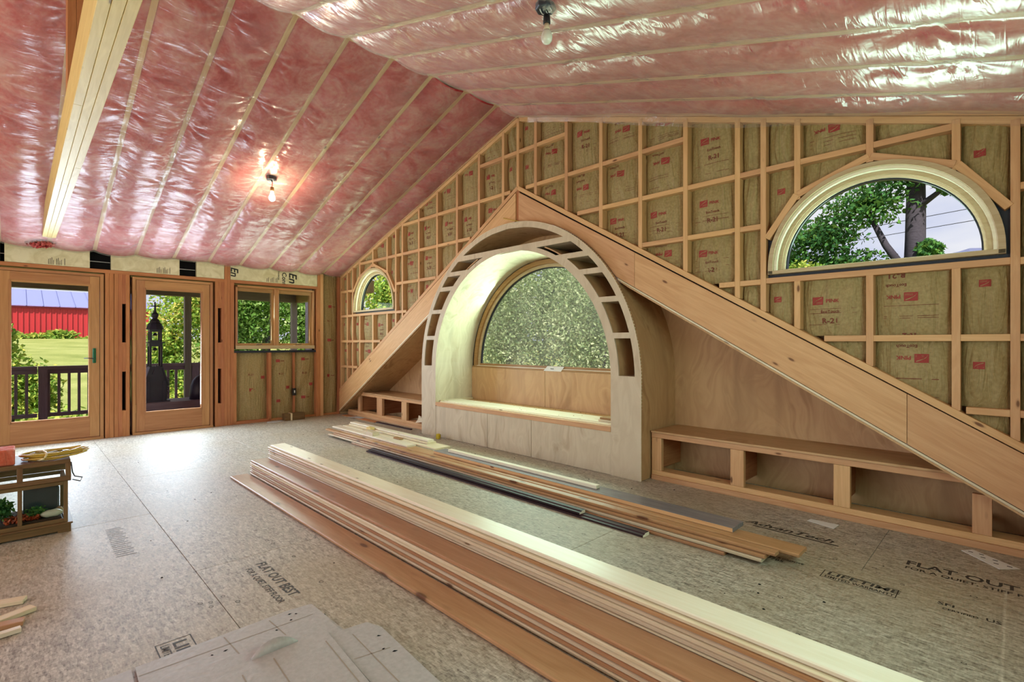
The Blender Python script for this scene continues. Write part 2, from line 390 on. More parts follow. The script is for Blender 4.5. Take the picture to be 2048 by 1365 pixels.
def leaves(name, n, sampler, size, mat, parent=None):
    P = np.array([sampler() for _ in range(n)]); s = size*(.6+.8*rng.random(n))[:, None]
    d = rng.normal(size=(n, 3)); d /= np.linalg.norm(d, axis=1)[:, None]
    e = rng.normal(size=(n, 3)); e -= d*(d*e).sum(1)[:, None]; e /= np.linalg.norm(e, axis=1)[:, None]
    V = np.stack([P-d*s, P+e*s*.55-d*s*.1, P+d*s, P-e*s*.55-d*s*.1], 1).reshape(-1, 3)
    c = P.mean(0); me = bpy.data.meshes.new(name)
    me.from_pydata((V-c).tolist(), [], [(4*i, 4*i+1, 4*i+2, 4*i+3) for i in range(n)]); setmat(me, mat)
    at = me.attributes.new('tint', 'FLOAT', 'FACE')
    clump = .5+.5*np.sin(P[:, 0]*2.3+1)*np.sin(P[:, 1]*2.1+.5)*np.sin(P[:, 2]*2.7)
    at.data.foreach_set('value', np.clip(.62*rng.random(n)+.38*clump, 0, 1).astype(np.float32))
    o = bpy.data.objects.new(name, me); o.location = c
    return link(o, parent)
def ell(c, r, shell=.35):
    c = np.array(c); r = np.array(r)
    def f():
        d = rng.normal(size=3); d /= np.linalg.norm(d)
        return c+d*r*(shell+(1-shell)*rng.random())*(.85+.3*math.sin(d[0]*7+d[2]*9+c[0])*.5)
    return f
def choose(*fs):
    return lambda: fs[rng.integers(len(fs))]()

# ------------------------------------------------------------------ the room shell
W = 8.28; XC = 4.14; YR = -6.8
zc = lambda x: 2.29+.32*min(x, W-x)                 # ceiling line
zp = lambda x: 2.86-.588*abs(x-XC)                  # lower edge of the stud wall above the alcove roof line

floor = thing('floor', (XC, -3, 0), 'oriented strand board subfloor of the whole room', None, kind='structure')
ys = [.56, -.71, -1.93, -3.15, -4.37, -5.59, -6.80]
x0s = [2.45, 1.24, 2.49, 1.27, 2.45, 1.24]
for (yb, ya), xs in zip(zip(ys, ys[1:]), x0s):
    cuts = [-.14]+[xs+2.44*k for k in range(4) if xs+2.44*k < W-.1]+[W+.1]
    for a_, b_ in zip(cuts, cuts[1:]):
        box('subfloor_panel', (a_+.0012, ya+.0012, -.019), (b_-.0012, yb-.0012, 0), OSB, floor, bev=.001)
box('underlay', (-.14, YR, -.06), (W+.1, .56, -.022), BLACK, floor)
FL = lambda x, y: (lambda a, b: (x+a, y+b, .0006))
def floor_text(body, x, y, cap, **k): return text('printed_lettering', body, FL(x, y), cap/.7, FLOORINK, floor, **k)
def floor_rect(x0, x1, y0, y1, w=.004):
    for a in ((x0, x1, y0, y0+w), (x0, x1, y1-w, y1), (x0, x0+w, y0, y1), (x1-w, x1, y0, y1)):
        mesh('printed_rule', [(a[0], a[2], .0006), (a[1], a[2], .0006), (a[1], a[3], .0006), (a[0], a[3], .0006)], [[0, 1, 2, 3]], FLOORINK, floor)
floor_text('FLAT OUT BEST', 5.06, -2.905, .048, stretch=.98)
floor_text('FOR A QUIET, STIFF FLOOR', 5.09, -2.965, .030, stretch=.90)
floor_text('FLAT OUT BEST', 7.475, -.455, .066, stretch=.98)
floor_text('FOR A QUIET, STIFF FLOOR', 7.48, -.515, .032, stretch=1.0)
floor_rect(7.195, 7.502, -.936, -.836)
floor_text('LIFETIME', 7.212, -.885, .040, stretch=1.35, shear=.1); floor_text('LIMITED WARRANTY', 7.212, -.925, .026, stretch=.80)
floor_rect(5.555, 5.87, -3.425, -3.305); floor_text('LIFETIME', 5.575, -3.37, .045, stretch=1.35); floor_text('LIMITED WARRANTY', 5.575, -3.41, .026, stretch=.8)
floor_text('AdvanTech', 6.64, -.415, .062, shear=.35, stretch=1.22)
mesh('printed_rule', [(6.70, -.447, .0006), (7.17, -.447, .0006), (7.17, -.432, .0006), (6.70, -.432, .0006)], [[0, 1, 2, 3]], FLOORINK, floor)
floor_text('TONGUE & GROOVE', 6.86, -.86, .02, stretch=.9); floor_text('7785', 6.93, -.90, .03)
floor_text('SFI', 7.64, -.86, .028, stretch=1.3); floor_text('CERTIFIED', 7.66, -.905, .018)
floor_text('US', 7.80, -.90, .03)
FADED = flat('faded_stamp_ink', (.17, .16, .145), .6, .3)
for k in range(17):
    x = 3.88+.034*k; a, b = -3.41-.0004*k, -3.335+.012*math.sin(k*2.1)
    mesh('printed_rule', [(x, a, .0006), (x+.013, a, .0006), (x+.018, b, .0006), (x+.005, b, .0006)], [[0, 1, 2, 3]], FADED, floor)
rr = random.Random(3)
def nailring(x, y, r=.009):
    vs = []; n = 10
    for i in range(n):
        a = 2*math.pi*i/n
        vs += [(x+r*1.3*math.cos(a), y+r*math.sin(a), .0007), (x+r*.95*math.cos(a), y+r*.7*math.sin(a), .0007)]
    mesh('nail_mark', vs, [[2*i, (2*i+2) % (2*n), (2*i+3) % (2*n), 2*i+1] for i in range(n)], FLOORINK, floor)
for i in range(70):
    y = rr.choice([-3.10, -3.20, -2.72, -1.60, -.66, -.76, -1.33]); nailring(rr.uniform(4.2, 7.8), y+rr.uniform(-.03, .03), rr.uniform(.006, .011))
def speck(x, y, s):
    n = 6; a0 = rr.random()*6; h = s*.5
    vs = [(x+s*math.cos(a0+i*1.047)*rr.uniform(.6, 1.2), y+s*math.sin(a0+i*1.047)*rr.uniform(.5, 1), 0) for i in range(n)]+[(x, y, h)]
    mesh('debris_speck', vs, [[i, (i+1) % n, n] for i in range(n)], BLACK, floor)
for i in range(60):
    speck(rr.uniform(1.2, 7.6), rr.choice([rr.uniform(-3.4, -2.6), rr.uniform(-1.9, -1.2), rr.uniform(-.65, .0)]), rr.uniform(.004, .010))

# ---- ceiling: rafters, pink batts, clear poly sheet
ceil = thing('ceiling', (XC, -3, 3.6), 'sloping ceiling of pink insulation behind clear plastic sheet', None, kind='structure')
RY = [-.30-.405*k for k in range(17)]
RY = [y for y in RY if y > YR]
edges = [.06]+RY+[YR-.1]
def slope(side, x): return x if side == 0 else W-x
for side in (0, 1):
    for y in RY:
        bar('rafter', (slope(side, 0), y, zc(0)+.10), (slope(side, XC), y, zc(XC)+.10), .19, .038, PINE, ceil, side=(0, 1, 0))
bar('ridge_board', (XC, .05, 3.615+.03), (XC, YR, 3.615+.03), .06, .07, PINE, ceil, side=(0, 0, 1))
def bulge(u, x, seed):
    return np.abs(np.sin(np.pi*u))**.75*(.034+.012*np.sin(x*3.1+seed)+.007*np.sin(x*8.3+seed*2.1))
for side in (0, 1):
    for k in range(len(edges)-1):
        ya, yb = edges[k], edges[k+1]
        U, X = np.meshgrid(np.linspace(0, 1, 9), np.linspace(0, XC, 40), indexing='ij')
        Y = ya+(yb-ya)*U; Z = zc(0)+.32*X - bulge(U, X+side*9, k)*.9+.012
        V = np.stack([slope(side, X), Y, Z], -1).reshape(-1, 3)
        n2 = 40; F = [(i*n2+j, (i+1)*n2+j, (i+1)*n2+j+1, i*n2+j+1) for i in range(8) for j in range(n2-1)]
        mesh('insulation_batt', V.tolist(), F, PINK, ceil, smooth=True)
    nx, ny = 230, 345
    X, Y = np.meshgrid(np.linspace(.004, XC, nx), np.linspace(.0, YR, ny), indexing='ij')
    off = np.zeros_like(X)
    for k in range(len(edges)-1):
        ya, yb = edges[k], edges[k+1]; m = (Y <= ya) & (Y > yb)
        u = (Y-ya)/(yb-ya); off[m] = bulge(u[m], X[m]+side*9, k)+.004
    off += .004*np.sin(X*23+3*np.sin(Y*2.1)+side)*np.sin(Y*3.1+X*2)**2
    r2 = np.random.default_rng(20+side)
    for y in RY:
        x = r2.uniform(.1, .35)
        while x < XC-.05:
            dx = X-x; dy = Y-y; R = np.hypot(dx, dy); m = R < .55
            th = np.arctan2(dy[m], dx[m]); nn = r2.integers(7, 12); a = r2.uniform(.006, .014)
            off[m] += a*np.cos(nn*th+r2.uniform(0, 6))*np.exp(-R[m]/.11)*np.clip(R[m]/.03, 0, 1) - .012*np.exp(-(R[m]/.06)**2)
            x += r2.uniform(.28, .6)
    off = np.maximum(off, .002)
    Z = zc(0)+.32*X-off
    V = np.stack([slope(side, X), Y, Z], -1).reshape(-1, 3)
    I = np.arange(nx*ny).reshape(nx, ny)
    F = np.stack([I[:-1, :-1], I[1:, :-1], I[1:, 1:], I[:-1, 1:]], -1).reshape(-1, 4)
    mesh('plastic_sheet', V.tolist(), F.tolist(), POLY, ceil, smooth=True)
fx = np.linspace(4.3, 8.2, 60)
vs = [(x, -.012+.006*math.sin(x*9), zc(x)-.01) for x in fx]+[(x, -.022+.010*math.sin(x*7+1), zc(x)-.10-.02*math.sin(x*2.3)) for x in fx]
mesh('plastic_flap', vs, [[i, i+1, 61+i, 60+i] for i in range(59)], POLY, ceil, smooth=True)
for side in (0, 1):     # roof deck over the rafters keeps the daylight out
    mesh('roof_deck', [(slope(side, -.6), .75, zc(0)+.21-.19), (slope(side, XC), .75, zc(XC)+.21), (slope(side, XC), YR-.3, zc(XC)+.21), (slope(side, -.6), YR-.3, zc(0)+.02)], [[0, 1, 2, 3]], PLY, ceil)

# ---- gable wall
wall = thing('wall_back', (XC, .07, 0), 'insulated stud gable wall with half round windows', None, kind='structure')
SX = [.01, .236, .416, .652, 1.055, 1.463, 1.695, 1.866, 2.267, 2.675, 3.08, 3.487, 3.892, 4.12, 4.376, 4.783, 5.19, 5.598, 6.006, 6.413, 6.594, 6.814, 7.224, 7.63, 7.868, 8.05, 8.24]
SW = .038
WIN = [(1.075, .455, 1.695), (7.25, 6.633, 7.868)]
ZB, ZT = 1.632, 2.40
def in_win(x): return [w for w in WIN if w[1]-.01 < x < w[2]-.02]
brace = {0: [(.455, 2.015), (.66, 2.228), (1.075, 2.376), (1.47, 2.228), (1.695, 1.925)],
         1: [(6.633, 1.94), (6.833, 2.215), (7.243, 2.368), (7.649, 2.215), (7.868, 1.93)]}
def brace_z(x):
    for b in brace.values():
        for (a, za), (c, zd) in zip(b, b[1:]):
            if a <= x <= c: return za+(zd-za)*(x-a)/(c-a)
for x in SX:
    xm = x+SW/2; lo = zp(xm)-.01; hi = zc(xm)-.045
    if x in (4.12,): lo = 2.83
    segs = [(lo, hi)]
    if in_win(xm): segs = [(lo, ZB-.035), (brace_z(xm)-.06, hi)]
    for a_, b_ in segs:
        if b_-a_ > .03: box('stud', (x, 0, a_), (x+SW, .14, b_), PINE, wall)
for s in (-1, 1):
    for k in range(2):
        a_, b_ = (0, zc(0)-.022-.045*k), (XC, zc(XC)-.022-.045*k)
        x0, x1 = (a_[0], b_[0]) if s < 0 else (W-a_[0], W-b_[0])
        bar('top_plate', (x0, .068+.006*k, a_[1]+.02), (x1, .068+.006*k, b_[1]+.02), .040, .14, PINE, wall, side=(0, 1, 0))
    x1 = 0 if s < 0 else W
    bar('sloping_plate', (XC, .066, zp(XC)-.028), (x1, .066, zp(x1)-.028), .042, .145, PINE, wall, side=(0, 1, 0))
for cx, xa, xb in WIN:
    box('sill_plate', (xa, 0, ZB-.036), (xb, .14, ZB+.002), PINE, wall)
for b in brace.values():
    for (a, za), (c, zd) in zip(b, b[1:]):
        bar('angle_brace', (a+.004, .022, za-.024), (c-.004, .022, zd-.024), .044, .05, PINE, wall, side=(0, 1, 0))
ROWS = [.81, 1.22, 1.63, 2.03, 2.43, 2.83, 3.235]
rb = random.Random(11)
INKY = lambda f: (lambda a, b: f(a, b))
def batt(xa, xb, za, zb, zlo, zhi):
    """puffed kraft faced batt in one cell; zlo/zhi clip it along the sloping plates"""
    nu, nv = 15, 13; ph = rb.random()*9; amp = rb.uniform(.040, .058); fq = rb.uniform(2.5, 5); wa = rb.choice([.005, .008, .014])
    def surf(x, z):
        u = min(max((x-xa)/(xb-xa), 0), 1); v = min(max((z-za)/(zb-za), 0), 1)
        s = math.sin(math.pi*u)**.45*math.sin(math.pi*(.06+.88*v))**.4 if 0 < u < 1 else 0
        wr = wa*math.sin(u*fq*6+ph+2*math.sin(v*5+ph))*(.4+abs(v-.5)*1.6)
        return .078-amp*s-wr*s
    V = []
    for i in range(nu):
        x = xa+(xb-xa)*i/(nu-1); lo = max(za, zlo(x)); hi = min(zb, zhi(x))
        if hi < lo: hi = lo = min(max(lo, za), zb)
        for j in range(nv):
            z = lo+(hi-lo)*j/(nv-1); V.append((x, surf(x, z), z))
    F = [(i*nv+j, (i+1)*nv+j, (i+1)*nv+j+1, i*nv+j+1) for i in range(nu-1) for j in range(nv-1)]
    o = mesh('insulation_batt', V, F, KRAFT, wall, smooth=True)
    return o, surf
def print_on(o, surf, x, z, s, flip, what, axis='y'):
    sg = -1 if flip else 1
    f = lambda a, b: (x+sg*a, surf(x+sg*a, z+sg*b)-.003, z+sg*b)
    if what == 'logo':
        q = [(0, 0), (s, 0), (s, s*.8), (0, s*.8)]; N = 5
        vs = [f(s*i/N, s*.8*j/N) for j in range(N+1) for i in range(N+1)]
        mesh('printed_logo', vs, [[j*(N+1)+i, j*(N+1)+i+1, (j+1)*(N+1)+i+1, (j+1)*(N+1)+i] for j in range(N) for i in range(N)], RED, o)
        arc = []
        for i in range(9):
            a = i/8; arc += [(s*(.08+.8*a), s*(.12+.6*math.sqrt(a))), (s*(.08+.8*a), s*(.09+.55*math.sqrt(a)))]
        g = lambda a, b: (lambda p: (p[0], p[1]-.001, p[2]))(f(a, b))
        mesh('logo_stroke', [g(*p) for p in arc], [[2*i, 2*i+2, 2*i+3, 2*i+1] for i in range(8)], KRAFT, o)
        for hh in (.14, .24):
            mesh('logo_stroke', [g(s*.35, s*hh), g(s*.92, s*hh), g(s*.92, s*(hh+.025)), g(s*.35, s*(hh+.025))], [[0, 1, 2, 3]], KRAFT, o)
    elif what == 'rule':
        mesh('printed_rule', [f(0, 0), f(s/3, 0), f(2*s/3, 0), f(s, 0), f(s, .0025), f(2*s/3, .0025), f(s/3, .0025), f(0, .0025)], [[0, 1, 6, 7], [1, 2, 5, 6], [2, 3, 4, 5]], INK, o)
    else:
        text('printed_lettering', what, f, s/.7, INK if what != 'PINK' else RED, o)
bays = [(a+SW, b) for a, b in zip(SX, SX[1:]) if b-a > .12]
for xa, xb in bays:
    xm = (xa+xb)/2; win = in_win(xm)
    blocks = []
    for zr in ROWS:
        if win and ZB-.06 < zr < 2.40: continue
        if zr > min(zc(xa), zc(xb))-.06: continue
        lo_a, lo_b = zp(xa), zp(xb); z0 = zr-.038
        if z0 < min(lo_a, lo_b)-.01: continue
        p, q = xa, xb
        if z0 < lo_a: p = xa+(xb-xa)*(lo_a-z0)/(lo_a-lo_b)
        if z0 < lo_b: q = xb-(xb-xa)*(lo_b-z0)/(lo_b-lo_a)
        if q-p < .03: continue
        if win and zr > 2.4 and (xm < .64 or xm > 7.64): continue
        box('blocking', (p, .001, z0), (q, .12, zr), PINE, wall); blocks.append(zr)
    lvl = sorted(set([min(zp(xa), zp(xb))-.02]+[b for b in blocks]+[max(zc(xa), zc(xb))-.04]))
    if win: lvl = sorted(set([z for z in lvl if z < ZB-.08 or z > 2.3]+[ZB-.03, 1.93]))
    for za, zb in zip(lvl, lvl[1:]):
        if win and abs(za-(ZB-.03)) < .01: continue
        if zb-za < .05: continue
        top = zb-.038 if zb in blocks else zb
        zl = (lambda x: (brace_z(x) or zp(x))-.03) if (win and za > 1.9) else (lambda x: zp(x)-.03)
        o, surf = batt(xa, xb, za, top, zl, lambda x: zc(x)-.05)
        w = xb-xa; h = top-za
        if w > .15 and h > .2 and zl(xm) < za+.12 and zc(xm) > top-.1:
            flip = rb.random() < .4; s = .066 if w > .3 else .05
            k = rb.random()
            if flip:
                x0 = xa+w*rb.uniform(.55, .75); z0 = top-h*rb.uniform(.18, .35)
            else:
                x0 = xa+w*rb.uniform(.14, .3); z0 = za+h*rb.uniform(.50, .66)
            sg = -1 if flip else 1
            if k < .8:
                print_on(o, surf, x0, z0, s, flip, 'logo')
                if w > .3:
                    print_on(o, surf, x0+sg*s*1.25, z0+sg*s*.2, .023, flip, 'PINK')
                    print_on(o, surf, x0+sg*s*.8, z0-sg*.055, .018, flip, 'EcoTouch')
            if w > .3 and h > .3: print_on(o, surf, x0+sg*s*.9, z0-sg*.125, .034, flip, 'R-21')
            if w > .3:
                for q in range(3): print_on(o, surf, xa+w*.12, za+h*(.12+.06*q+.3*rb.random()), w*.72, False, 'rule')
# black membrane inside the window braces
for i, (cx, xa, xb) in enumerate(WIN):
    b = brace[i]
    def fn(z, b=b, cx=cx, xa=xa, xb=xb):
        l, r = xa, xb
        pts = b
        if z > b[0][1]:
            for (a, za), (c, zd) in zip(b, b[1:]):
                if za < z <= zd: l = a+(c-a)*(z-za)/(zd-za)
        if z > b[-1][1]:
            for (a, za), (c, zd) in zip(b, b[1:]):
                if zd < z <= za: r = a+(c-a)*(z-za)/(zd-za)
        hr = .60; zc0 = 1.70
        dx = hr if z < zc0 else (math.sqrt(max(0, hr*hr-(z-zc0)**2)) if z < zc0+hr else 0)
        if z < 1.657: dx = 0
        if dx == 0: return [(l, (l+r)/2), ((l+r)/2, r)]
        return [(min(l, cx-dx), cx-dx), (cx+dx, max(r, cx+dx))]
    top = max(p[1] for p in b)-.02
    strips('window_membrane', [ZB, 1.657, 1.70, b[0][1], b[1][1], b[3][1], b[4][1], 2.295, 2.30, top], fn, .046, .050, FLASH, wall, dz=.02)
# exterior sheathing behind the studs with the window openings
def fn(z):
    lo = 0 if z > zp(0) else XC-(zp(XC)-z)/.588; hi = W-lo
    if z > zp(XC): pass
    l2 = 0 if z < zc(0) else (z-zc(0))/.32; r2_ = W-l2
    m = XC if z >= 2.86 else None
    L0, L1 = l2, (XC if z >= 2.74 else XC-(2.74-z)/.588); R0, R1 = (XC if z >= 2.74 else XC+(2.74-z)/.588), r2_
    out = []
    for a_, b_, cx in ((L0, L1, 1.075), (R0, R1, 7.25)):
        dx = 0
        if 1.66 < z < 1.70: dx = .59
        elif 1.70 <= z < 2.29: dx = math.sqrt(.59**2-(z-1.70)**2)
        out += [(a_, min(max(cx-dx, a_), b_)), (min(max(cx+dx, a_), b_), b_)]
    return out
strips('sheathing', [zp(0)-.11, 1.66, 1.70, 2.2899, 2.29, 2.74, 3.62], fn, .142, .150, PLY, wall, dz=.03)

# big raking boards below the stud wall, plywood edges, and the lined niche behind them
AX0, AZ0, RO0 = 4.053, .85, 1.605
def bline(x, top=2.79): return top-.585*abs(x-XC)
def rake(name, xa, xb, zt, h, y0, y1, mat):
    return prism(name, [(xa, bline(xa, zt)), (xb, bline(xb, zt)), (xb, bline(xb, zt)-h), (xa, bline(xa, zt)-h)], y0, y1, mat, wall)
def rakeboard(xa, xb, zt, h, y0, y1, mat, name):
    cx = (xa+xb)/2; d = Vector((1, 0, -.585 if cx > XC else .585)).normalized()
    n = 40; xs_ = [xa+(xb-xa)*i/n for i in range(n+1)]
    cut = lambda x: AZ0+math.sqrt(max(0, (RO0+.003)**2-(x-AX0)**2)) if abs(x-AX0) < RO0 else -9
    keep = [x for x in xs_ if bline(x, zt) > cut(x)+.004]
    runs = [[]]
    for x in xs_:
        if x in keep: runs[-1].append(x)
        elif runs[-1]: runs.append([])
    keep = max(runs, key=len)
    xa, xb = keep[0], keep[-1]
    pts = [(xa, bline(xa, zt)), (xb, bline(xb, zt))]+[(x, max(bline(x, zt)-h, min(cut(x), bline(x, zt)-.002))) for x in reversed(keep)]
    c = Vector((cx, (y0+y1)/2, bline(cx, zt)-h/2)); X = d; Y = Vector((0, 1, 0)); Z = X.cross(Y)
    R = Matrix((X, Z, -Y)).transposed(); Ri = R.inverted()
    bm = bmesh.new(); A = [bm.verts.new(Ri @ (Vector((a, y0, b))-c)) for a, b in pts]; B = [bm.verts.new(Ri @ (Vector((a, y1, b))-c)) for a, b in pts]
    bm.faces.new(A); bm.faces.new(B[::-1])
    m_ = len(pts)
    for i in range(m_): bm.faces.new([A[i], B[i], B[(i+1) % m_], A[(i+1) % m_]])
    bmesh.ops.recalc_face_normals(bm, faces=bm.faces[:]); return frommesh(name, bm, mat, wall, mw=Matrix.Translation(c) @ R.to_4x4())
for xa, xb in ((.0, 4.118), (4.165, 5.568), (5.571, 7.428), (7.431, 8.28)):
    rakeboard(xa, xb, 2.790, .300, -.012, .03, PINE, 'raking_board')
for xa, xb in ((.0, 4.118), (4.165, 8.28)):
    rake('dark_gap', xa, xb, 2.80, .04, .012, .02, BLACK)
    rakeboard(xa, xb, 2.486, .014, -.016, .03, PINE_PALE, 'plywood_edge'); rakeboard(xa, xb, 2.470, .014, -.012, .03, PLY, 'plywood_edge')
box('ridge_post', (4.12, .0, 2.42), (4.163, .04, 2.83), PINE_RED, wall)
sof = lambda x: 2.452-.585*abs(x-XC)
inside = [x for x in [i*.004 for i in range(2071)] if abs(x-AX0) < RO0 and sof(x) < AZ0+math.sqrt(RO0**2-(x-AX0)**2)]
lin = [x for x in inside if x < XC]; rin = [x for x in inside if x > XC]
for xa, xb in ((-.05, min(lin)), (max(lin), XC), (XC, min(rin)), (max(rin), W+.1)):
    mesh('plywood_soffit', [(xa, .028, sof(xa)), (xb, .028, sof(xb)), (xb, .56, sof(xb)), (xa, .56, sof(xa)), (xa, .028, sof(xa)+.012), (xb, .028, sof(xb)+.012), (xb, .56, sof(xb)+.012), (xa, .56, sof(xa)+.012)],
         [[3, 2, 1, 0], [4, 5, 6, 7], [0, 1, 5, 4], [2, 3, 7, 6], [1, 2, 6, 5], [3, 0, 4, 7]], PLY, wall)
AX, AZ = 4.053, .85
RO, RI = 1.605, 1.306
def fn(z):
    l = XC-(sof(XC)-z)/.585; r = 2*XC-l
    l = max(l, -.1); r = min(r, W+.1)
    dx = RI if z < AZ else (math.sqrt(max(0, RI*RI-(z-AZ)**2)) if z < AZ+RI else 0)
    return [(l, max(l, AX-dx)), (min(r, AX+dx), r)]
strips('plywood_back', [0, .4, AZ, AZ+RI-.0001, AZ+RI, sof(XC)-.002], fn, .550, .562, PLY, wall, dz=.03)
box('side_return', (-.14, .0, 0), (-.004, .15, 2.3), PLY, wall); box('side_return', (-.14, .151, 0), (-.004, .6, .5), PLY, wall)
box('outer_sheathing', (2.55, .60, -.3), (5.55, .612, .86), PLY, wall)

# ---- left wall
lw_ = thing('wall_left', (-.07, -2, 0), 'stud wall with two glazed doors and a double window', None, kind='structure')
HB = 2.035; HT = 2.078
def vstud(y0, y1, z0=0, z1=HB, mat=PINE_RED, x1=0.0, name='stud'): return box(name, (-.14, y0, z0), (x1, y1, z1), mat, lw_)
def slotted(y0, y1):
    for a, b in ((0, .325), (.813, 1.181), (1.666, HB)): vstud(y0, y1, a, b)
    box('slot_back', (-.12, y0, .32), (-.10, y1, 1.67), BLACK, lw_)
vstud(-4.30, -4.02); 
vstud(-3.033, -2.992); vstud(-2.990, -2.949); vstud(-2.944, -2.906); vstud(-2.905, -2.866); slotted(-2.866, -2.828); vstud(-2.828, -2.790)
vstud(-1.832, -1.797); slotted(-1.797, -1.755); vstud(-1.755, -1.716); vstud(-1.716, -1.679, 0, 2.29); vstud(-1.678, -1.642, 0, 2.29); vstud(-1.641, -1.600)
box('header', (-.14, -4.30, HB), (0, -1.716, HT), PINE_RED, lw_); box('header', (-.14, -1.641, HB), (0, -.377, HT), PINE_RED, lw_)
vstud(-.377, -.33, 0, 2.29); vstud(-.33, -.281, 0, 2.29, PINE); vstud(-.02, 0, 0, 2.29); vstud(-1.600, -1.560, 0, 1.03); vstud(-1.125, -1.083, 0, 1.03); vstud(-.742, -.722, 0, 1.03, PINE_RED, -.03); vstud(-.40, -.377, 0, HB)
vstud(-1.60, -1.592, 1.03, HB)
box('bottom_plate', (-.14, -1.62, 0), (.0, -1.10, .04), PINE_RED, lw_); box('bottom_plate', (-.14, -1.08, 0), (-.03, -.0, .03), PINE_RED, lw_)
box('window_sill_plate', (-.14, -1.60, 1.03), (-.01, -.377, 1.062), FLASH, lw_)
box('exterior_sheathing', (-.16, -.40, -.4), (-.142, .02, 2.35), PLY, lw_); box('exterior_sheathing', (-.16, -1.64, -.4), (-.142, -.36, 1.06), PLY, lw_)
box('exterior_sheathing', (-.16, -2.85, -.4), (-.142, -2.76, 2.1), BLACK, lw_); box('exterior_sheathing', (-.16, -3.06, -.4), (-.142, -2.76, 2.1), PLY, lw_); box('exterior_sheathing', (-.16, -1.86, -.4), (-.142, -1.58, 2.1), PLY, lw_)
box('exterior_sheathing', (-.16, YR, -.4), (-.142, -3.98, 2.4), PLY, lw_); box('exterior_sheathing', (-.16, -4.3, 2.04), (-.142, .02, 2.40), BLACK, lw_)
box('wall_panel', (-.14, YR, 0), (-.0, -4.30, 2.29), PLY, lw_)
for a, b in ((-4.30, -3.938), (-3.903, -3.177), (-2.976, -2.255), (-2.058, -1.718)):
    box('foam_board', (-.06, a, HT+.002), (-.004, b, 2.30), FOAM, lw_)
for a, b in ((-3.938, -3.903), (-3.177, -2.976), (-2.255, -2.058)):
    box('dark_gap', (-.10, a, HT), (-.085, b, 2.29), BLACK, lw_); box('metal_strap', (-.082, a, 2.172), (-.076, b, 2.18), STEEL, lw_)
fb = box('foam_board', (-.06, -1.638, HT+.002), (-.004, -.381, 2.30), FOAM, lw_)
ft = lambda y, z, s, body, sh=0: text('printed_lettering', body, (lambda a, b: (-.0032, y+b, z-a)), s/.7, FOAMINK, fb, shear=sh)
ft(-.82, 2.262, .115, 'En', .2); ft(-.925, 2.255, .065, 'Cont'); ft(-.985, 2.265, .024, 'Insulation'); ft(-1.632, 2.262, .095, 'En', .2)
for k in range(12):
    for y0 in (-3.56, -2.52, -1.15):
        if (k*7+int(y0*10)) % 5:
            box('printed_rule', (-.0036, y0+.014*k, 2.09), (-.0030, y0+.014*k+.005, 2.14+.01*((k*5) % 4)), FOAMINK, fb if y0 > -1.6 else lw_, bev=0)
def lbatt(ya, yb, za, zb, logos):
    nu, nv = 8, 14; ph = rb.random()*9
    def surf(y, z):
        u = min(max((y-ya)/(yb-ya), 0), 1); v = min(max((z-za)/(zb-za), 0), 1)
        s = (math.sin(math.pi*u) if 0 < u < 1 else 0)**.45*math.sin(math.pi*(.05+.9*v))**.35
        return -.085+.050*s+.018*s*math.sin(u*9+ph+3*math.sin(v*6+ph))*(.3+(1-v))
    V = [(surf(ya+(yb-ya)*i/(nu-1), za+(zb-za)*j/(nv-1)), ya+(yb-ya)*i/(nu-1), za+(zb-za)*j/(nv-1)) for i in range(nu) for j in range(nv)]
    o = mesh('insulation_batt', V, [(i*nv+j, (i+1)*nv+j, (i+1)*nv+j+1, i*nv+j+1) for i in range(nu-1) for j in range(nv-1)], KRAFT, lw_, smooth=True)
    for y, z in logos:
        f = lambda a, b: (surf(y+a, z+b)+.003, y+a, z+b); N = 4; s = .055
        mesh('printed_logo', [f(s*i/N, s*.8*j/N) for j in range(N+1) for i in range(N+1)], [[j*(N+1)+i, j*(N+1)+i+1, (j+1)*(N+1)+i+1, (j+1)*(N+1)+i] for j in range(N) for i in range(N)], RED, o)
        if y+.14 < yb: text('printed_lettering', 'PINK', (lambda a, b: (surf(y+.065+a, z+.01+b)+.003, y+.065+a, z+.01+b)), .018/.7, INK, o)
    text('printed_lettering', 'R-21', (lambda a, b: (surf((ya+yb)/2-.05+a, za+(zb-za)*.66+b)+.003, (ya+yb)/2-.05+a, za+(zb-za)*.66+b)), .028/.7, INK, o)
lbatt(-1.56, -1.125, .04, 1.03, [(-1.38, .46), (-1.22, .64)])
lbatt(-1.083, -.742, .03, 1.03, [(-1.0, .88), (-.86, .47), (-1.0, .27)])
lbatt(-.722, -.40, .03, 1.03, [(-.62, .90), (-.50, .50), (-.62, .30)])
lbatt(-.281, -.02, .03, 2.29, [(-.18, 1.75), (-.2, 1.2), (-.2, .62)])
ob = box('outlet_box', (-.05, -.765, .36), (.004, -.715, .47), BLACKP, lw_); box('outlet_wire', (.004, -.75, .40), (.010, -.735, .44), WHITEP, ob)

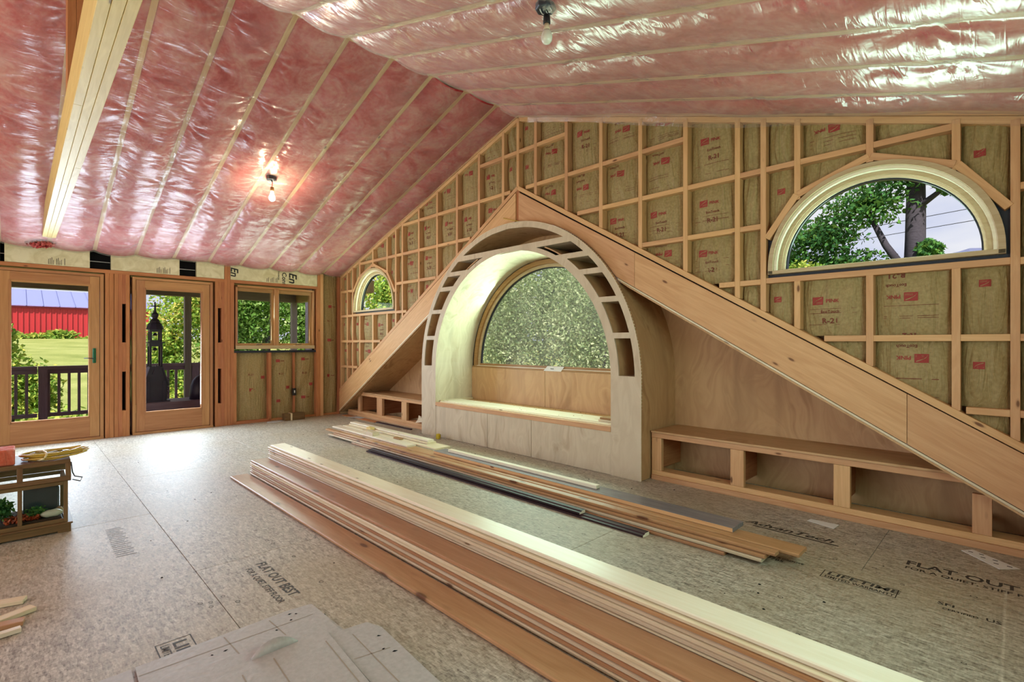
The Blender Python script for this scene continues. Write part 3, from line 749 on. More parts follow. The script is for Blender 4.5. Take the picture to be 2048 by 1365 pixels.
# ---- doors in the left wall
def glazed_door(name, label, y0, y1, handle=None):
    """y0,y1 are the outer edges of the jambs"""
    d = thing(name, (-.05, (y0+y1)/2, 0), label, None, kind='structure'); X0, X1 = -.12, -.004
    box('door_jamb', (X0, y0, .0), (X1, y0+.034, 2.016), DOORW, d); box('door_jamb', (X0, y1-.034, .0), (X1, y1, 2.016), DOORW, d)
    box('door_head', (X0, y0+.034, 1.985), (X1, y1-.034, 2.016), DOORW, d); box('threshold', (X0-.02, y0, 0), (.012, y1, .030), DOORW, d)
    a, b = y0+.038, y1-.038; z0, z1 = .034, 1.982; sx0, sx1 = -.058, -.014
    sl = box('stile', (sx0, a, z0), (sx1, a+.092, z1), DOORW, d); box('stile', (sx0, b-.092, z0), (sx1, b, z1), DOORW, d)
    box('top_rail', (sx0, a+.092, 1.874), (sx1, b-.092, z1), DOORW, d); box('bottom_rail', (sx0, a+.092, z0), (sx1, b-.092, .272), DOORW, d)
    ga, gb, gz0, gz1 = a+.092, b-.092, .272, 1.874
    for p in (((ga-.012, gz0-.012), (ga+.012, gz1+.012)), ((gb-.012, gz0-.012), (gb+.012, gz1+.012)), ((ga, gz1-.012), (gb, gz1+.012)), ((ga, gz0-.012), (gb, gz0+.012))):
        box('glazing_bead', (sx0-.004, p[0][0], p[0][1]), (sx1+.003, p[1][0], p[1][1]), DOORW, d)
    box('glass_pane', (-.038, ga, gz0), (-.034, gb, gz1), GLASS, d, bev=0)
    for z in (.28, 1.02, 1.75): box('hinge', (-.016, a-.006, z), (-.006, a+.004, z+.10), BROWNW, d)
    if handle:
        h = box('handle_plate', (-.014, handle-.016, .93), (.004, handle+.016, 1.11), GREENTAPE, d, bev=.006); h['label'] = 'green handle backplate'
        tube('lever', [(.0, handle, .985), (.035, handle-.01, .985), (.045, handle-.05, .99), (.04, handle-.10, .99)], .006, BLACKP, h, n=6)
    return d
glazed_door('door_1', 'fir door with full glass and green handle plate', -3.990, -3.046, handle=-3.135)
glazed_door('door_2', 'closed fir glass door nearest the double window', -2.762, -1.860)
# ---- double awning window
w4 = thing('window_4', (-.06, -1.0, 1.06), 'brown wooden double casement window beside the doors', None, kind='structure')
a, b, z0, z1 = -1.572, -.425, 1.085, 2.012; m = -1.004
for y0, y1_, p, q in ((a, a+.028, z0, z1), (b-.035, b, z0, z1), (m-.034, m+.034, z0, z1)): box('frame_upright', (-.13, y0, p), (-.008, y1_, q), DOORW, w4)
box('frame_head', (-.13, a, z1-.03), (-.008, b, z1), DOORW, w4); box('frame_sill', (-.13, a, z0), (.004, b, z0+.05), CASE, w4)
for s0, s1 in ((a+.028, m-.034), (m+.034, b-.035)):
    sash = box('sash_bottom', (-.09, s0, z0+.05), (-.03, s1, z0+.085), BROWNW, w4); box('sash_top', (-.09, s0, z1-.085), (-.03, s1, z1-.03), BROWNW, w4)
    box('sash_side', (-.09, s0, z0+.085), (-.03, s0+.012, z1-.085), BLACKP, w4); box('sash_side', (-.09, s1-.035, z0+.085), (-.03, s1, z1-.085), BROWNW, w4)
    box('glass_pane', (-.062, s0+.01, z0+.08), (-.058, s1-.03, z1-.08), GLASS, w4, bev=0)
    tube('crank_handle', [(-.01, (s0+s1)/2, z0+.06), (.02, (s0+s1)/2, z0+.065), (.025, (s0+s1)/2+.07, z0+.07)], .005, BLACKP, w4, n=6)
box('side_gap', (-.10, -.425, 1.06), (-.09, -.400, 2.03), BLACK, w4)

# ---- walls behind and beside the camera
wr_ = thing('wall_right', (W+.07, -3, 0), 'plywood wall just beside the camera', None, kind='structure')
for y0, y1_, z0_, z1_ in ((YR, -2.85, 0, 2.3), (-1.15, .56, 0, 2.3), (-2.85, -1.15, 0, .9), (-2.85, -1.15, 2.0, 2.3)): box('wall_panel', (W, y0, z0_), (W+.12, y1_, z1_), PLY, wr_)
w5 = thing('window_5', (W+.06, -2.0, .9), 'window in the side wall just right of the camera', None, kind='structure')
for lo, hi in (((W, -2.85, .9), (W+.12, -2.80, 2.0)), ((W, -1.20, .9), (W+.12, -1.15, 2.0)), ((W, -2.80, 1.95), (W+.12, -1.20, 2.0)), ((W, -2.80, .9), (W+.12, -1.20, .95))): box('frame_side', lo, hi, CASE, w5)
box('glass_pane', (W+.06, -2.80, .95), (W+.064, -1.20, 1.95), GLASS, w5, bev=0)
wq = thing('wall_rear', (XC, YR, 0), 'plywood wall behind the camera', None, kind='structure')
for x0, x1, z0_, z1_ in ((-.14, 1.8, 0, 2.3), (7.4, W+.12, 0, 2.3), (1.8, 7.4, 0, .2)): box('wall_panel', (x0, YR-.12, z0_), (x1, YR, z1_), PLY, wq)  # the wide opening between these panels is made up, for the added fill lamp
prism('gable_panel', [(-.14, 2.3), (1.8, 2.3), (7.4, 2.3), (W+.14, 2.3), (W-.6, zc(.6)+.2), (XC, 3.84), (.6, zc(.6)+.2)], YR-.12, YR, PLY, wq)

# ------------------------------------------------------------------ half round windows in the gable wall
def half_round(name, label, cx):
    w = thing(name, (cx, .06, 1.657), label, None, kind='structure'); zc0 = 1.70; ft_ = .043
    ring('outer_casing', cx, zc0, .572, .602, -.012, .125, CASE, w, foot=ft_)
    ring('jamb_liner', cx, zc0, .552, .572, .012, .125, PINE_WHITE, w, foot=ft_)
    ring('sash_ring', cx, zc0, .528, .552, .045, .125, CASE, w, foot=ft_); ring('sash_step', cx, zc0, .512, .528, .066, .125, PINE_PALE, w, foot=ft_)
    ring('glazing_bead', cx, zc0, .503, .512, .080, .115, FLASH, w, foot=.02)
    box('bottom_rail', (cx-.602, -.012, 1.657), (cx+.602, .03, 1.682), CASE, w); box('sash_sill', (cx-.572, .03, 1.657), (cx+.572, .125, 1.690), CASE, w)
    pts = [(cx+.512*math.cos(math.pi*i/32), zc0+.512*math.sin(math.pi*i/32)) for i in range(33)]
    prism('glass_pane', pts+[(cx-.512, 1.688), (cx+.512, 1.688)], .098, .101, GLASS, w)
half_round('window_2', 'large half round window near the camera', 7.25)
half_round('window_3', 'small far half round window above the raking board', 1.075)

# ------------------------------------------------------------------ arched window seat
seat = thing('window_seat', (AX, .25, 0), 'arched plywood window seat alcove with open cubbies around its rim', 'window seat')
P0, P1 = 1.388, 1.548
CUB = [(.885, 1.213), (1.263, 1.540), (1.588, 1.810), (1.860, 1.980), (2.030, 2.142), (2.20, AZ+P1)]
def circ(r, z): return r if z < AZ else math.sqrt(max(0.0, r*r-(z-AZ)**2))
def fn(z):
    o = circ(RO, z); i = circ(RI, z) if z < AZ+RI else 0.0
    sp = [(i, o)]
    for a, b in CUB:
        if a <= z <= b:
            p = 0.0 if a > 2.19 else circ(P0 if a < 2 else 1.355, z); q = circ(P1, z); sp = [(i, max(p, i)), (q, o)]
    if z > 2.2 and z < AZ+P1: sp = [(circ(P1, z), o)]
    out = []
    for a, b in sp: out += [(AX-b, AX-a), (AX+a, AX+b)]
    return out
br = [0, .436, AZ, AZ+RI-.0002, AZ+RI, AZ+P1-.0002, AZ+P1, AZ+RO-.0005]
for a, b in CUB: br += [a, min(b, AZ+P1)]
strips('arch_face', br, fn, -.060, -.044, PLYG, seat, dz=.02)
def shell(name, r, y0, y1, mat, foot, n=56, t_=.012):
    return ring(name, AX, AZ, r, r+t_, y0, y1, mat, seat, n=n, foot=foot)
so = shell('outer_shell', RO-.014, -.046, .55, PLY, AZ-.002)
shell('inner_soffit', RI, -.046, .55, PLYG, AZ-.002, t_=.010)
ring('edge_banding', AX, AZ, RO-.001, RO+.004, -.0605, -.050, PINE_PALE, seat, n=60, foot=AZ-.002)
# studded cord along the outer right edge
for i in range(70):
    a = -.15+1.25*i/69
    x, z = (AX+(RO+.006)*math.cos(a), AZ+(RO+.006)*math.sin(a)) if a > 0 else (AX+RO+.006, AZ+a*RO)
    lathe('edge_bead', [(.001, -.004), (.004, -.002), (.004, .002), (.001, .004)], PINE_PALE, (x, -.052, z), seat, n=6)
# cubby linings
for a0_, a1_ in ((.02, 1.19), (math.pi-1.19, math.pi-.02)): ring('cubby_floor', AX, AZ, P0-.012, P0, -.046, .50, PLY, seat, n=24, a0=a0_, a1=a1_)
ring('cubby_roof', AX, AZ, P1, P1+.010, -.046, .50, PLY, seat, n=48)
ring('cubby_back', AX, AZ, RI+.01, P1+.01, .495, .503, PLY, seat, n=48)
for a, b in zip(CUB, CUB[1:]):
    z0, z1 = a[1], b[0]
    for s in (-1, 1):
        p = circ(1.35, z1) if z1 < 2.19 else 0.0; q0, q1 = circ(P1, z0), circ(P1, z1)
        prism('cubby_shelf', [(AX+s*p, z0), (AX+s*q0, z0), (AX+s*q1, z1), (AX+s*p, z1)], -.046, .495, PLYG, seat)
for s in (-1, 1): box('cubby_base', (min(AX+s*(RI+.012), AX+s*(RO-.02)), -.046, .86), (max(AX+s*(RI+.012), AX+s*(RO-.02)), .495, .885), PLYG, seat)
for a, b in ((AX-RI, 3.718), (3.722, 4.388), (4.392, AX+RI)): box('front_panel', (a, -.058, .002), (b, -.044, .382), PLYG, seat, long=2)
box('seat_nosing', (AX-RI, -.064, .382), (AX+RI, -.026, .430), PINE, seat); box('seat_top', (AX-RI, -.026, .405), (AX+RI, .548, .428), PLY, seat)
for a, b in ((AX-RI, 4.05), (4.054, AX+RI)): box('back_panel', (a, .536, .428), (b, .548, .852), PLY, seat, long=2)
box('corner_cleat', (AX-RI+.001, .0, .428), (AX-RI+.03, .53, .452), PINE_PALE, seat)
# arched window at the back of the alcove
w1 = thing('window_1', (AX, .57, .86), 'big half round window at the back of the arched alcove', None, kind='structure')
ring('gap_ring', AX, .875, 1.262, RI+.03, .552, .560, BLACK, w1, n=56, foot=.02)
ring('frame_ring', AX, .875, 1.215, 1.268, .535, .62, BROWNW, w1, n=56); ring('sash_ring', AX, .875, 1.178, 1.215, .565, .62, CASE, w1, n=56); ring('glazing_bead', AX, .875, 1.168, 1.178, .58, .61, FLASH, w1, n=56)
box('frame_sill', (AX-1.30, .540, .853), (AX+1.30, .64, .872), BROWNW, w1); box('sash_sill', (AX-1.21, .566, .872), (AX+1.21, .62, .905), BROWNW, w1); box('sill_gap', (AX-1.25, .545, .872), (AX+1.25, .552, .880), PINE_WHITE, w1)
prism('glass_pane', [(AX+1.18*math.cos(math.pi*i/40), .90+1.155*math.sin(math.pi*i/40)) for i in range(41)], .596, .60, DUSTY, w1)
box('paper_tag_print', (4.14, .531, .875), (4.19, .5312, .882), FOAMINK, w1, bev=0)
o = mesh('paper_tag', [(4.04, .525, .852), (4.30, .525, .852), (4.32, .560, .905), (4.07, .560, .905)], [[0, 1, 2, 3]], WHITEP); tag(o, 'white printed paper tag leaning on the arched window sill', 'tag')
md = o.modifiers.new('thick', 'SOLIDIFY'); md.thickness = .001
# loose boards on the seat
def board(name, lo, hi, mat, label, cat='board', group=None, bev=.002): return tag(box(name, lo, hi, mat, bev=bev), label, cat, group)
board('shelf_board', (2.80, .02, .429), (5.34, .30, .447), PINE_WHITE, 'wide bright board lying flat along the window seat')
board('trim_strip', (2.79, -.024, .429), (5.34, .004, .441), PINE_PALE, 'thin pale strip along the front edge of the window seat', 'strip')
board('board_offcut', (5.16, .03, .448), (5.35, .16, .466), PINE_PALE, 'lower of two offcuts stacked at the right end of the window seat', 'board')
board('board_offcut', (5.17, .04, .4665), (5.35, .17, .484), BROWNW, 'upper brown offcut at the right end of the window seat', 'board')
for i in range(46):
    x = rr.uniform(2.9, 5.2); y = .50-.06*abs(rr.gauss(0, 1)) if i < 34 else rr.uniform(.05, .3)
    n = 5; s = rr.uniform(.004, .009); zz = .428 if y > .30 else .447
    mesh('crumb', [(x+s*math.cos(k*1.257), y+s*math.sin(k*1.257), zz) for k in range(n)]+[(x, y, zz+s*.6)], [[k, (k+1) % n, n] for k in range(n)], BROWNW, seat)

# ------------------------------------------------------------------ storage benches in the niche
def bench(name, label, xa, xb, posts, zt, clip):
    b = thing(name, ((xa+xb)/2, .3, 0), label, 'bench')
    box('bottom_plate', (clip[0], .086, 0), (clip[1], .23, .040), PINE, b); box('bottom_plate', (clip[0], .094, .041), (clip[1], .23, .080), PINE, b)
    box('top_rail', (xa, .092, zt-.058), (xb, .130, zt-.018), PINE, b); box('bench_top', (xa-.0, .080, zt-.016), (xb+.0, .548, zt), PLY, b)
    for p, q in posts: box('post', (p, .095, .081), (q, .135, zt-.06 if q < xb+.001 and p >= xa-.001 else min(zt+.02, sof((p+q)/2)-.03)), PINE, b)
    for p, q in posts: box('bearer', (p+.005, .135, .081), (p+.04, .54, zt-.06 if q < xb+.001 and p >= xa-.001 else .12), PINE_RED, b)
    return b
bench('storage_bench', 'long open front plywood bench under the right raking board', 5.674, 7.705, [(5.674, 5.763), (6.343, 6.442), (7.026, 7.12), (7.712, 7.795)], .418, (5.674, 8.2))
bench('storage_bench', 'short open front plywood bench at the far left corner', .43, 2.44, [(.43, .507), (1.023, 1.18), (1.713, 1.843)], .395, (.10, 2.44))

# ------------------------------------------------------------------ tie beam under the ridge with its post
tb = thing('tie_beam', (XC, -3.547, 2.36), 'triple board pine tie beam crossing under the pink ceiling', 'beam')
for k, (y0, y1_) in enumerate(((-3.604, -3.567), (-3.566, -3.529), (-3.528, -3.491))):
    cuts = [[.14, 4.6, 8.14], [.14, 2.9, 3.02, 8.14], [.14, 3.4, 8.14]][k]
    for a, b in zip(cuts, cuts[1:]):
        o = box('beam_ply', (a, y0, 2.36), (b-.002, y1_, 2.60), BEAMW, tb)
for y0, y1_ in ((-3.60, -3.562), (-3.561, -3.523)): box('king_post', (4.00, y0, 2.60), (4.14, y1_, 3.60), PINE_RED, tb)

# ------------------------------------------------------------------ pendant bulbs
t = NT('lit_bulb'); LIT = t.done(t.n('Emission', {'Color': (1, .80, .52, 1), 'Strength': 280.0}).outputs[0])
BULBW = flat('white_bulb_glass', (.78, .80, .72), .15, .6); BULBN = flat('bulb_collar', (.75, .62, .45), .4)
BOXM = flat('dark_junction_box', (.03, .035, .05), .35, .5)
def pendant(x, y, zbox, zs, mat, label):
    p = thing('pendant_bulb', (x, y, zbox), label, 'light bulb')
    prof = [(.030, .02), (.052, .018), (.055, -.018), (.050, -.022), (.02, -.012)]
    lathe('junction_box', prof, BOXM, (x, y, zbox), p, n=8, smooth=False)
    tube('wire_loop', [(x+.03*math.cos(a), y+.03*math.sin(a), zbox-.022-.006*math.sin(3*a)) for a in [i*.5 for i in range(9)]], .003, WHITEP, p, n=5)
    for s in (-1, 1): tube('wire', [(x+.004*s, y, zbox-.02), (x+.012*s+.006, y+.006, zbox-.05), (x+.008*s+.004, y+.004, zs+.045)], .0028, BLACKP, p, n=5)
    lathe('socket', [(.010, .048), (.018, .045), (.020, .004), (.017, .0)], BROWNW if mat is LIT else BLACKP, (x+.004, y+.004, zs), p, n=12)
    c = (x+.004, y+.004, zs-.004)
    lathe('bulb_collar', [(.013, .004), (.014, -.012), (.019, -.03)], BULBN if mat is not LIT else mat, c, p, n=16)
    lathe('bulb', [(.018, -.028), (.024, -.042), (.029, -.058), (.030, -.070), (.027, -.084), (.019, -.095), (.008, -.101), (.001, -.102)], mat, c, p, n=18)
pendant(2.19, -1.835, 2.965, 2.822, LIT, 'lit bare bulb hanging from the left pink slope')
pendant(6.15, -1.825, 2.945, 2.850, BULBW, 'unlit bare bulb hanging from the right plastic covered slope')

# ------------------------------------------------------------------ stacked boards, near pile of three rows
ORD = ['lowest', 'second', 'third', 'fourth', 'fifth', 'sixth', 'seventh', 'eighth', 'ninth', 'tenth', 'eleventh', 'twelfth', 'thirteenth', 'fourteenth']
def plank(lo, hi, mat, label, group):
    """board with a tongue on the near edge and a groove line, laid along x"""
    lo = Vector(lo); hi = Vector(hi); T = hi.z-lo.z; y0, y1_ = lo.y, hi.y
    pr = [(y0+.008, lo.z), (y0+.008, lo.z+T*.22), (y0+.001, lo.z+T*.28), (y0, lo.z+T*.80), (y0+.003, hi.z-.0015), (y0+.006, hi.z), (y1_-.002, hi.z), (y1_, hi.z-.002), (y1_, lo.z)]
    c = (lo+hi)/2; n = len(pr)
    vs = [(lo.x-c.x, a-c.y, b-c.z) for a, b in pr]+[(hi.x-c.x, a-c.y, b-c.z) for a, b in pr]
    me = bpy.data.meshes.new('pine_plank'); me.from_pydata(vs, [], [list(range(n))[::-1], list(range(n, 2*n))]+[[i, (i+1) % n, n+(i+1) % n, n+i] for i in range(n)]); setmat(me, mat)
    bm = bmesh.new(); bm.from_mesh(me); bmesh.ops.recalc_face_normals(bm, faces=bm.faces[:]); bm.to_mesh(me); bm.free()
    o = bpy.data.objects.new('pine_plank', me); o.location = c; COL.objects.link(o)
    return tag(o, label, 'board', group)
G1 = 'planks in the near pile'
plank((3.112, -2.494, 0), (8.02, -2.356, .0195), PINE_TAN, 'single knotty plank lying on the floor in front of the near pile', G1)
for k in range(7):
    top = k == 6
    plank((3.10+rr.uniform(-.012, .02), -2.328+rr.uniform(-.004, .004), .0186*k), (8.0+rr.uniform(-.05, .05), -2.186, .0186*k+.0182), PINE_TAN if top or k in (1, 3) else PINE_PALE,
          ('reddish knotty top plank' if top else ORD[k]+' plank from the floor')+' of the middle row in the near pile', G1)
for k in range(13):
    top = k == 12
    plank((3.10+rr.uniform(-.02, .02), -2.176+rr.uniform(-.004, .004)+(.012 if top else 0), .0188*k), (8.0+rr.uniform(-.05, .05), -2.040+(.0 if not top else .004), .0188*k+.0184), PINE_WHITE if top else (PINE_TAN if k in (10,) else PINE_PALE),
          ('bright white top plank' if top else ORD[k]+' plank from the floor')+' of the tallest row in the near pile', G1)

# ------------------------------------------------------------------ far pile by the window seat
G2 = 'boards in the far pile'
plank((2.46, -1.045, 0), (6.76, -.905, .019), PINE_TAN, 'lowest board of the far pile, its end set back from the others', G2)
plank((2.62, -.895, 0), (6.70, -.755, .019), PINE_PALE, 'bottom board at the back of the far pile', G2)
plank((1.83, -1.035, .0195), (6.952, -.895, .0385), PINE_PALE, 'second board from the floor at the front of the far pile', G2)
plank((2.20, -.885, .0195), (6.80, -.745, .0385), PINE_TAN, 'second board from the floor at the back of the far pile', G2)
plank((1.95, -1.026, .039), (6.965, -.886, .058), PINE_TAN, 'third board from the floor at the front of the far pile', G2)
plank((2.05, -.876, .039), (6.80, -.736, .058), PINE_PALE, 'third board from the floor at the back of the far pile', G2)
plank((1.68, -1.005, .0585), (7.01, -.945, .0775), PINE_TAN, 'narrow rounded board near the top front of the far pile', G2)
plank((1.90, -.930, .0585), (7.100, -.790, .0775), PINE_TAN, 'longest board of the far pile, reaching furthest to the right', G2)
dk = box('grey_board', (3.83, -.872, .078), (6.742, -.712, .104), GREYBOARD); tag(dk, 'grey topped board lying on the far pile', 'board', G2)
dk.data = dk.data.copy(); dk.data.materials.append(PINE)
for pl in dk.data.polygons:
    if (dk.matrix_basis.to_3x3() @ pl.normal).y < -.9: pl.material_index = 1
board('pine_stick', (3.97, -.800, .1045), (5.735, -.755, .130), PINE_WHITE, 'bright square stick lying on the grey board', 'stick', G2)
plank((1.70, -.780, .078), (3.735, -.590, .097), PINE_PALE, 'wide short board on the left half of the far pile', G2)
plank((1.66, -.905, .078), (3.40, -.79, .0965), PINE_WHITE, 'bright front board on the left half of the far pile', G2)
plank((1.74, -.715, .0975), (3.50, -.600, .116), PINE_PALE, 'upper short board on the left half of the far pile', G2)
plank((1.72, -.690, .1165), (3.47, -.610, .135), PINE_WHITE, 'topmost bright short board on the left half of the far pile', G2)
for i, (lo, hi, m, lb) in enumerate((((2.50, -.885, .097), (2.66, -.80, .135), PINE_PALE, 'small pale offcut block with a rough brown end on the far pile'),
                                 ((2.28, -.76, .1165), (2.38, -.70, .145), BEAMW, 'small yellow offcut block on top of the far pile'), ((2.95, -.79, .098), (3.08, -.74, .112), BROWNW, 'little brown splinter of wood on the far pile'))):
    board('wood_block', lo, hi, m, lb, 'wood block')
for lo, hi, lb in (((2.96, -1.128, 0), (6.312, -1.055, .020), 'longer dark brown trim strip on the floor beside the far pile'), ((3.0, -1.120, .0205), (5.83, -1.058, .040), 'shorter dark brown trim strip on top of the longer one')):
    o = prism('dark_trim', [(lo[1], lo[2]), (hi[1], lo[2]), (hi[1], hi[2]), (lo[1]+.025, hi[2]), (lo[1]+.02, hi[2]-.006), (lo[1], hi[2]-.008)], lo[0], hi[0], [DARKTRIM, PINE_WHITE], plane='yz')
    for pl in o.data.polygons:
        if pl.normal.x > .9: pl.material_index = 1
    tag(o, lb, 'trim strip')
o = prism('dark_trim', [(-.045, 0), (-.012, 0), (-.012, .016), (-.045, .012)], 1.25, 2.15, DARKTRIM, plane='yz'); tag(o, 'dark trim strip on the floor behind the far pile', 'trim strip')
board('floor_strip', (.23, -.075, 0), (1.25, .02, .012), PINE_RED, 'reddish strip of wood on the floor by the far left bench', 'strip')
o = prism('card_scrap', [(.52, -.12), (.82, -.06), (.80, .03), (.60, .02)], .013, .016, CARD, plane='xy'); tag(o, 'small pale card scrap by the far left bench', 'card')
tm = thing('tape_measure', (2.93, -.13, 0), 'small yellow tape measure standing by the window seat', 'tape measure')
prism('case', [(2.895, 0), (2.955, 0), (2.955, .05), (2.94, .066), (2.91, .066), (2.895, .052)], -.165, -.135, flat('tape_yellow', (.55, .40, .02), .35), tm, bev=.003)
box('side_plate', (2.90, -.134, .006), (2.95, -.128, .058), BLACKP, tm); box('hook', (2.955, -.156, .0), (2.963, -.144, .014), STEEL, tm)
o = prism('broken_shingle', [(2.10, .09), (2.40, .14), (2.30, .17), (2.18, .20), (2.17, .15)], -.01, .0, PINE_PALE, plane='xz'); tag(o, 'jagged pale wood splinter leaning in the left bench opening', 'splinter')
o.location.y += .25-.17; o.location.z -= .009

# ------------------------------------------------------------------ paper on the floor
def paper_slip(pts, label, name='paper_slip', marks=6):
    o = prism(name, pts, .001, .003, WHITEP, plane='xy'); tag(o, label, 'paper')
    (x0, y0), (x1, y1_), (x2, y2), (x3, y3) = pts[:4]
    for i in range(marks):
        u = (i+.6)/(marks+.4); v = .3+.35*(i % 2)
        px = (x0+(x1-x0)*u)*(1-v)+(x3+(x2-x3)*u)*v; py = (y0+(y1_-y0)*u)*(1-v)+(y3+(y2-y3)*u)*v
        mesh('printed_mark', [(px, py, .0034), (px+.02, py-.003, .0034), (px+.02, py+.008, .0034), (px, py+.010, .0034)], [[0, 1, 2, 3]], FOAMINK, o)
paper_slip([(6.922, -.105), (7.082, -.150), (7.090, -.048), (6.93, -.055)], 'blank white paper slip on the floor before the right bench', marks=0)
paper_slip([(7.672, -.017), (7.83, -.194), (7.905, -.118), (7.716, .040)], 'printed white paper label on the floor at the far right')

# ------------------------------------------------------------------ cardboard on the floor
def sheet(pts, z, label, flap=None):
    o = prism('cardboard_sheet', pts, z*1.7, z*1.7+.006, CARD, plane='xy'); tag(o, label, 'cardboard', 'cardboard sheets on the floor'); return o
c1 = sheet([(5.672, -3.50), (5.665, -2.96), (5.680, -2.868), (5.99, -2.858), (6.20, -2.90), (6.9, -2.98), (6.9, -3.55)], .001, 'lowest cardboard sheet with the torn far edge')
c0 = sheet([(5.672, -3.9), (5.676, -3.512), (6.8, -3.56), (6.8, -3.9)], .001, 'cardboard sheet at the bottom left edge of the picture')
c2 = sheet([(5.862, -3.60), (5.858, -2.876), (6.05, -2.872), (6.5, -2.93), (6.85, -3.0), (6.85, -3.6)], .005, 'middle cardboard sheet overlapping the torn one')
c3 = sheet([(5.985, -2.925), (6.010, -2.777), (6.085, -2.752), (6.488, -2.779), (6.95, -2.80), (6.95, -2.99)], .009, 'cardboard sheet nearest the long planks with a split edge')
c4 = sheet([(5.938, -3.7), (5.957, -2.927), (6.315, -2.953), (6.9, -3.0), (6.9, -3.7)], .013, 'topmost cardboard sheet with the lifted flap')
for o, ln in ((c4, [((6.0, -3.14), (6.6, -3.17)), ((6.02, -3.25), (6.6, -3.28)), ((6.03, -2.96), (6.6, -3.0))]), (c1, [((5.69, -3.22), (5.85, -3.21)), ((5.69, -3.05), (5.85, -3.04)), ((5.74, -3.5), (5.77, -2.9))]), (c3, [((6.05, -2.86), (6.6, -2.89)), ((6.2, -2.93), (6.23, -2.80))])):
    z = max((o.matrix_basis @ v.co).z for v in o.data.vertices)+.0006
    for (a, b), (c, d) in ln:
        n = Vector((c-a, d-b, 0)).normalized().cross(Vector((0, 0, 1)))*.0022
        mesh('crease', [(a+n.x, b+n.y, z), (c+n.x, d+n.y, z), (c-n.x, d-n.y, z), (a-n.x, b-n.y, z)], [[0, 1, 2, 3]], flat('crease_shade', (.36, .31, .25)) if 'crease_shade' not in MATS else MATS['crease_shade'], o)
for o, x, y in ((c1, 5.70, -2.98), (c1, 5.715, -2.955), (c1, 5.75, -2.99), (c1, 5.785, -3.06), (c1, 5.79, -3.25), (c1, 5.785, -3.29), (c3, 6.13, -2.80), (c3, 6.22, -2.83), (c3, 6.26, -2.81)):
    z = max((o.matrix_basis @ v.co).z for v in o.data.vertices)+.0006; a = rr.uniform(-.5, .5); k = rr.uniform(.010, .022)
    mesh('staple_tear', [(x, y, z), (x+.006, y+k*.4, z), (x+.004+a*.01, y+k, z), (x-.004, y+k*.5, z)], [[0, 1, 2, 3]], BLACK, o)
vs = []
for i in range(9):
    y = -3.20+.165*i/8; hgt = .035*math.sin(math.pi*i/8)**.8
    vs += [(5.958, y, .0285), (5.945-.012*math.sin(math.pi*i/8), y, .0287+hgt)]
fl = mesh('lifted_flap', vs, [[2*i, 2*i+2, 2*i+3, 2*i+1] for i in range(8)], CARD, c4, smooth=True); fl.modifiers.new('thick', 'SOLIDIFY').thickness = .003

# ------------------------------------------------------------------ glazed terrarium with things on and in it
te = thing('terrarium', (3.62, -3.9, 0), 'weathered wood framed glass terrarium standing at the left edge', 'terrarium')
XF, XB, YA, YB = 3.735, 3.36, -3.574, -4.36
for (x0, x1, y0, y1_) in ((XF-.012, XF+.012, YB-.01, YA+.012), (XB-.012, XB+.012, YB-.01, YA+.012), (XB, XF, YA-.004, YA+.012), (XB, XF, YB-.012, YB+.004)):
    box('plinth_board', (x0, y0, .010), (x1, y1_, .050), OLDWOOD, te)
for x in (XF, XB):
    for y in (YA, YB): box('foot', (x-.03, y-.05 if y == YA else y, 0), (x+.014, y+.012 if y == YA else y+.05, .012), OLDWOOD, te)
box('plinth_top', (XB-.02, YB-.02, .050), (XF+.02, YA+.02, .060), OLDWOOD, te)
for x in (XF-.01, XB+.01):
    for y in (YA-.012, YB+.012): box('corner_post', (x-.010, y-.010, .060), (x+.010, y+.010, .315), OLDWOOD, te)
    box('mullion', (x-.008, -3.800, .082), (x+.008, -3.780, .292), OLDWOOD, te)
    box('body_rail', (x-.009, YB+.022, .060), (x+.009, YA-.022, .082), OLDWOOD, te); box('body_rail', (x-.009, YB+.022, .292), (x+.009, YA-.022, .315), OLDWOOD, te)
    box('glass_pane', (x-.002, YB+.02, .08), (x+.002, YA-.02, .293), GLASS, te, bev=0)
for y in (YA-.012, YB+.012):
    box('body_rail', (XB, y-.009, .292), (XF-.02, y+.009, .315), OLDWOOD, te); box('body_rail', (XB, y-.009, .060), (XF-.02, y+.009, .078), OLDWOOD, te)
    box('glass_pane', (XB, y-.002, .08), (XF-.02, y+.002, .293), GLASS, te, bev=0)
# sloping glazed lid, front face leaning back
lidx = lambda z: XF+.004-(z-.325)*.45
lid = box('lid', (XB-.01, YB-.01, .430), (XF-.035, YA+.012, .441), OLDWOOD, te)
def lidbar(name, y0, z0, y1_, z1, w): bar(name, (lidx(z0), y0, z0), (lidx(z1), y1_, z1), w, .018, OLDWOOD, lid, side=(1, 0, .45))
lidbar('lid_rail', YB-.01, .330, YA+.012, .330, .030); lidbar('lid_rail', YB-.01, .425, YA+.012, .425, .024)
for y in (YA, -3.79, YB): lidbar('lid_stile', y, .332, y, .425, .026)
mesh('glass_pane', [(lidx(.34), YB, .34), (lidx(.34), YA, .34), (lidx(.42), YA, .42), (lidx(.42), YB, .42)], [[0, 1, 2, 3]], GLASS, lid)
box('lid_back', (XB-.012, YB-.01, .316), (XB+.004, YA+.012, .430), OLDWOOD, lid)
tube('hook_cord', [(XF-.02, YA+.014, .425), (XF-.02, YA+.020, .36), (XF-.01, YA+.03, .335), (XF+.01, YA+.065, .325), (XF+.02, YA+.055, .305), (XF, YA+.02, .318)], .0035, BLACKP, te, n=6)
SOIL = flat('dark_soil', (.035, .022, .012), .9); LITTER = flat('red_leaf_litter', (.35, .07, .02), .5)
box('soil_bed', (XB+.02, YB+.03, .061), (XF-.025, YA-.03, .092), SOIL, te, bev=.006)
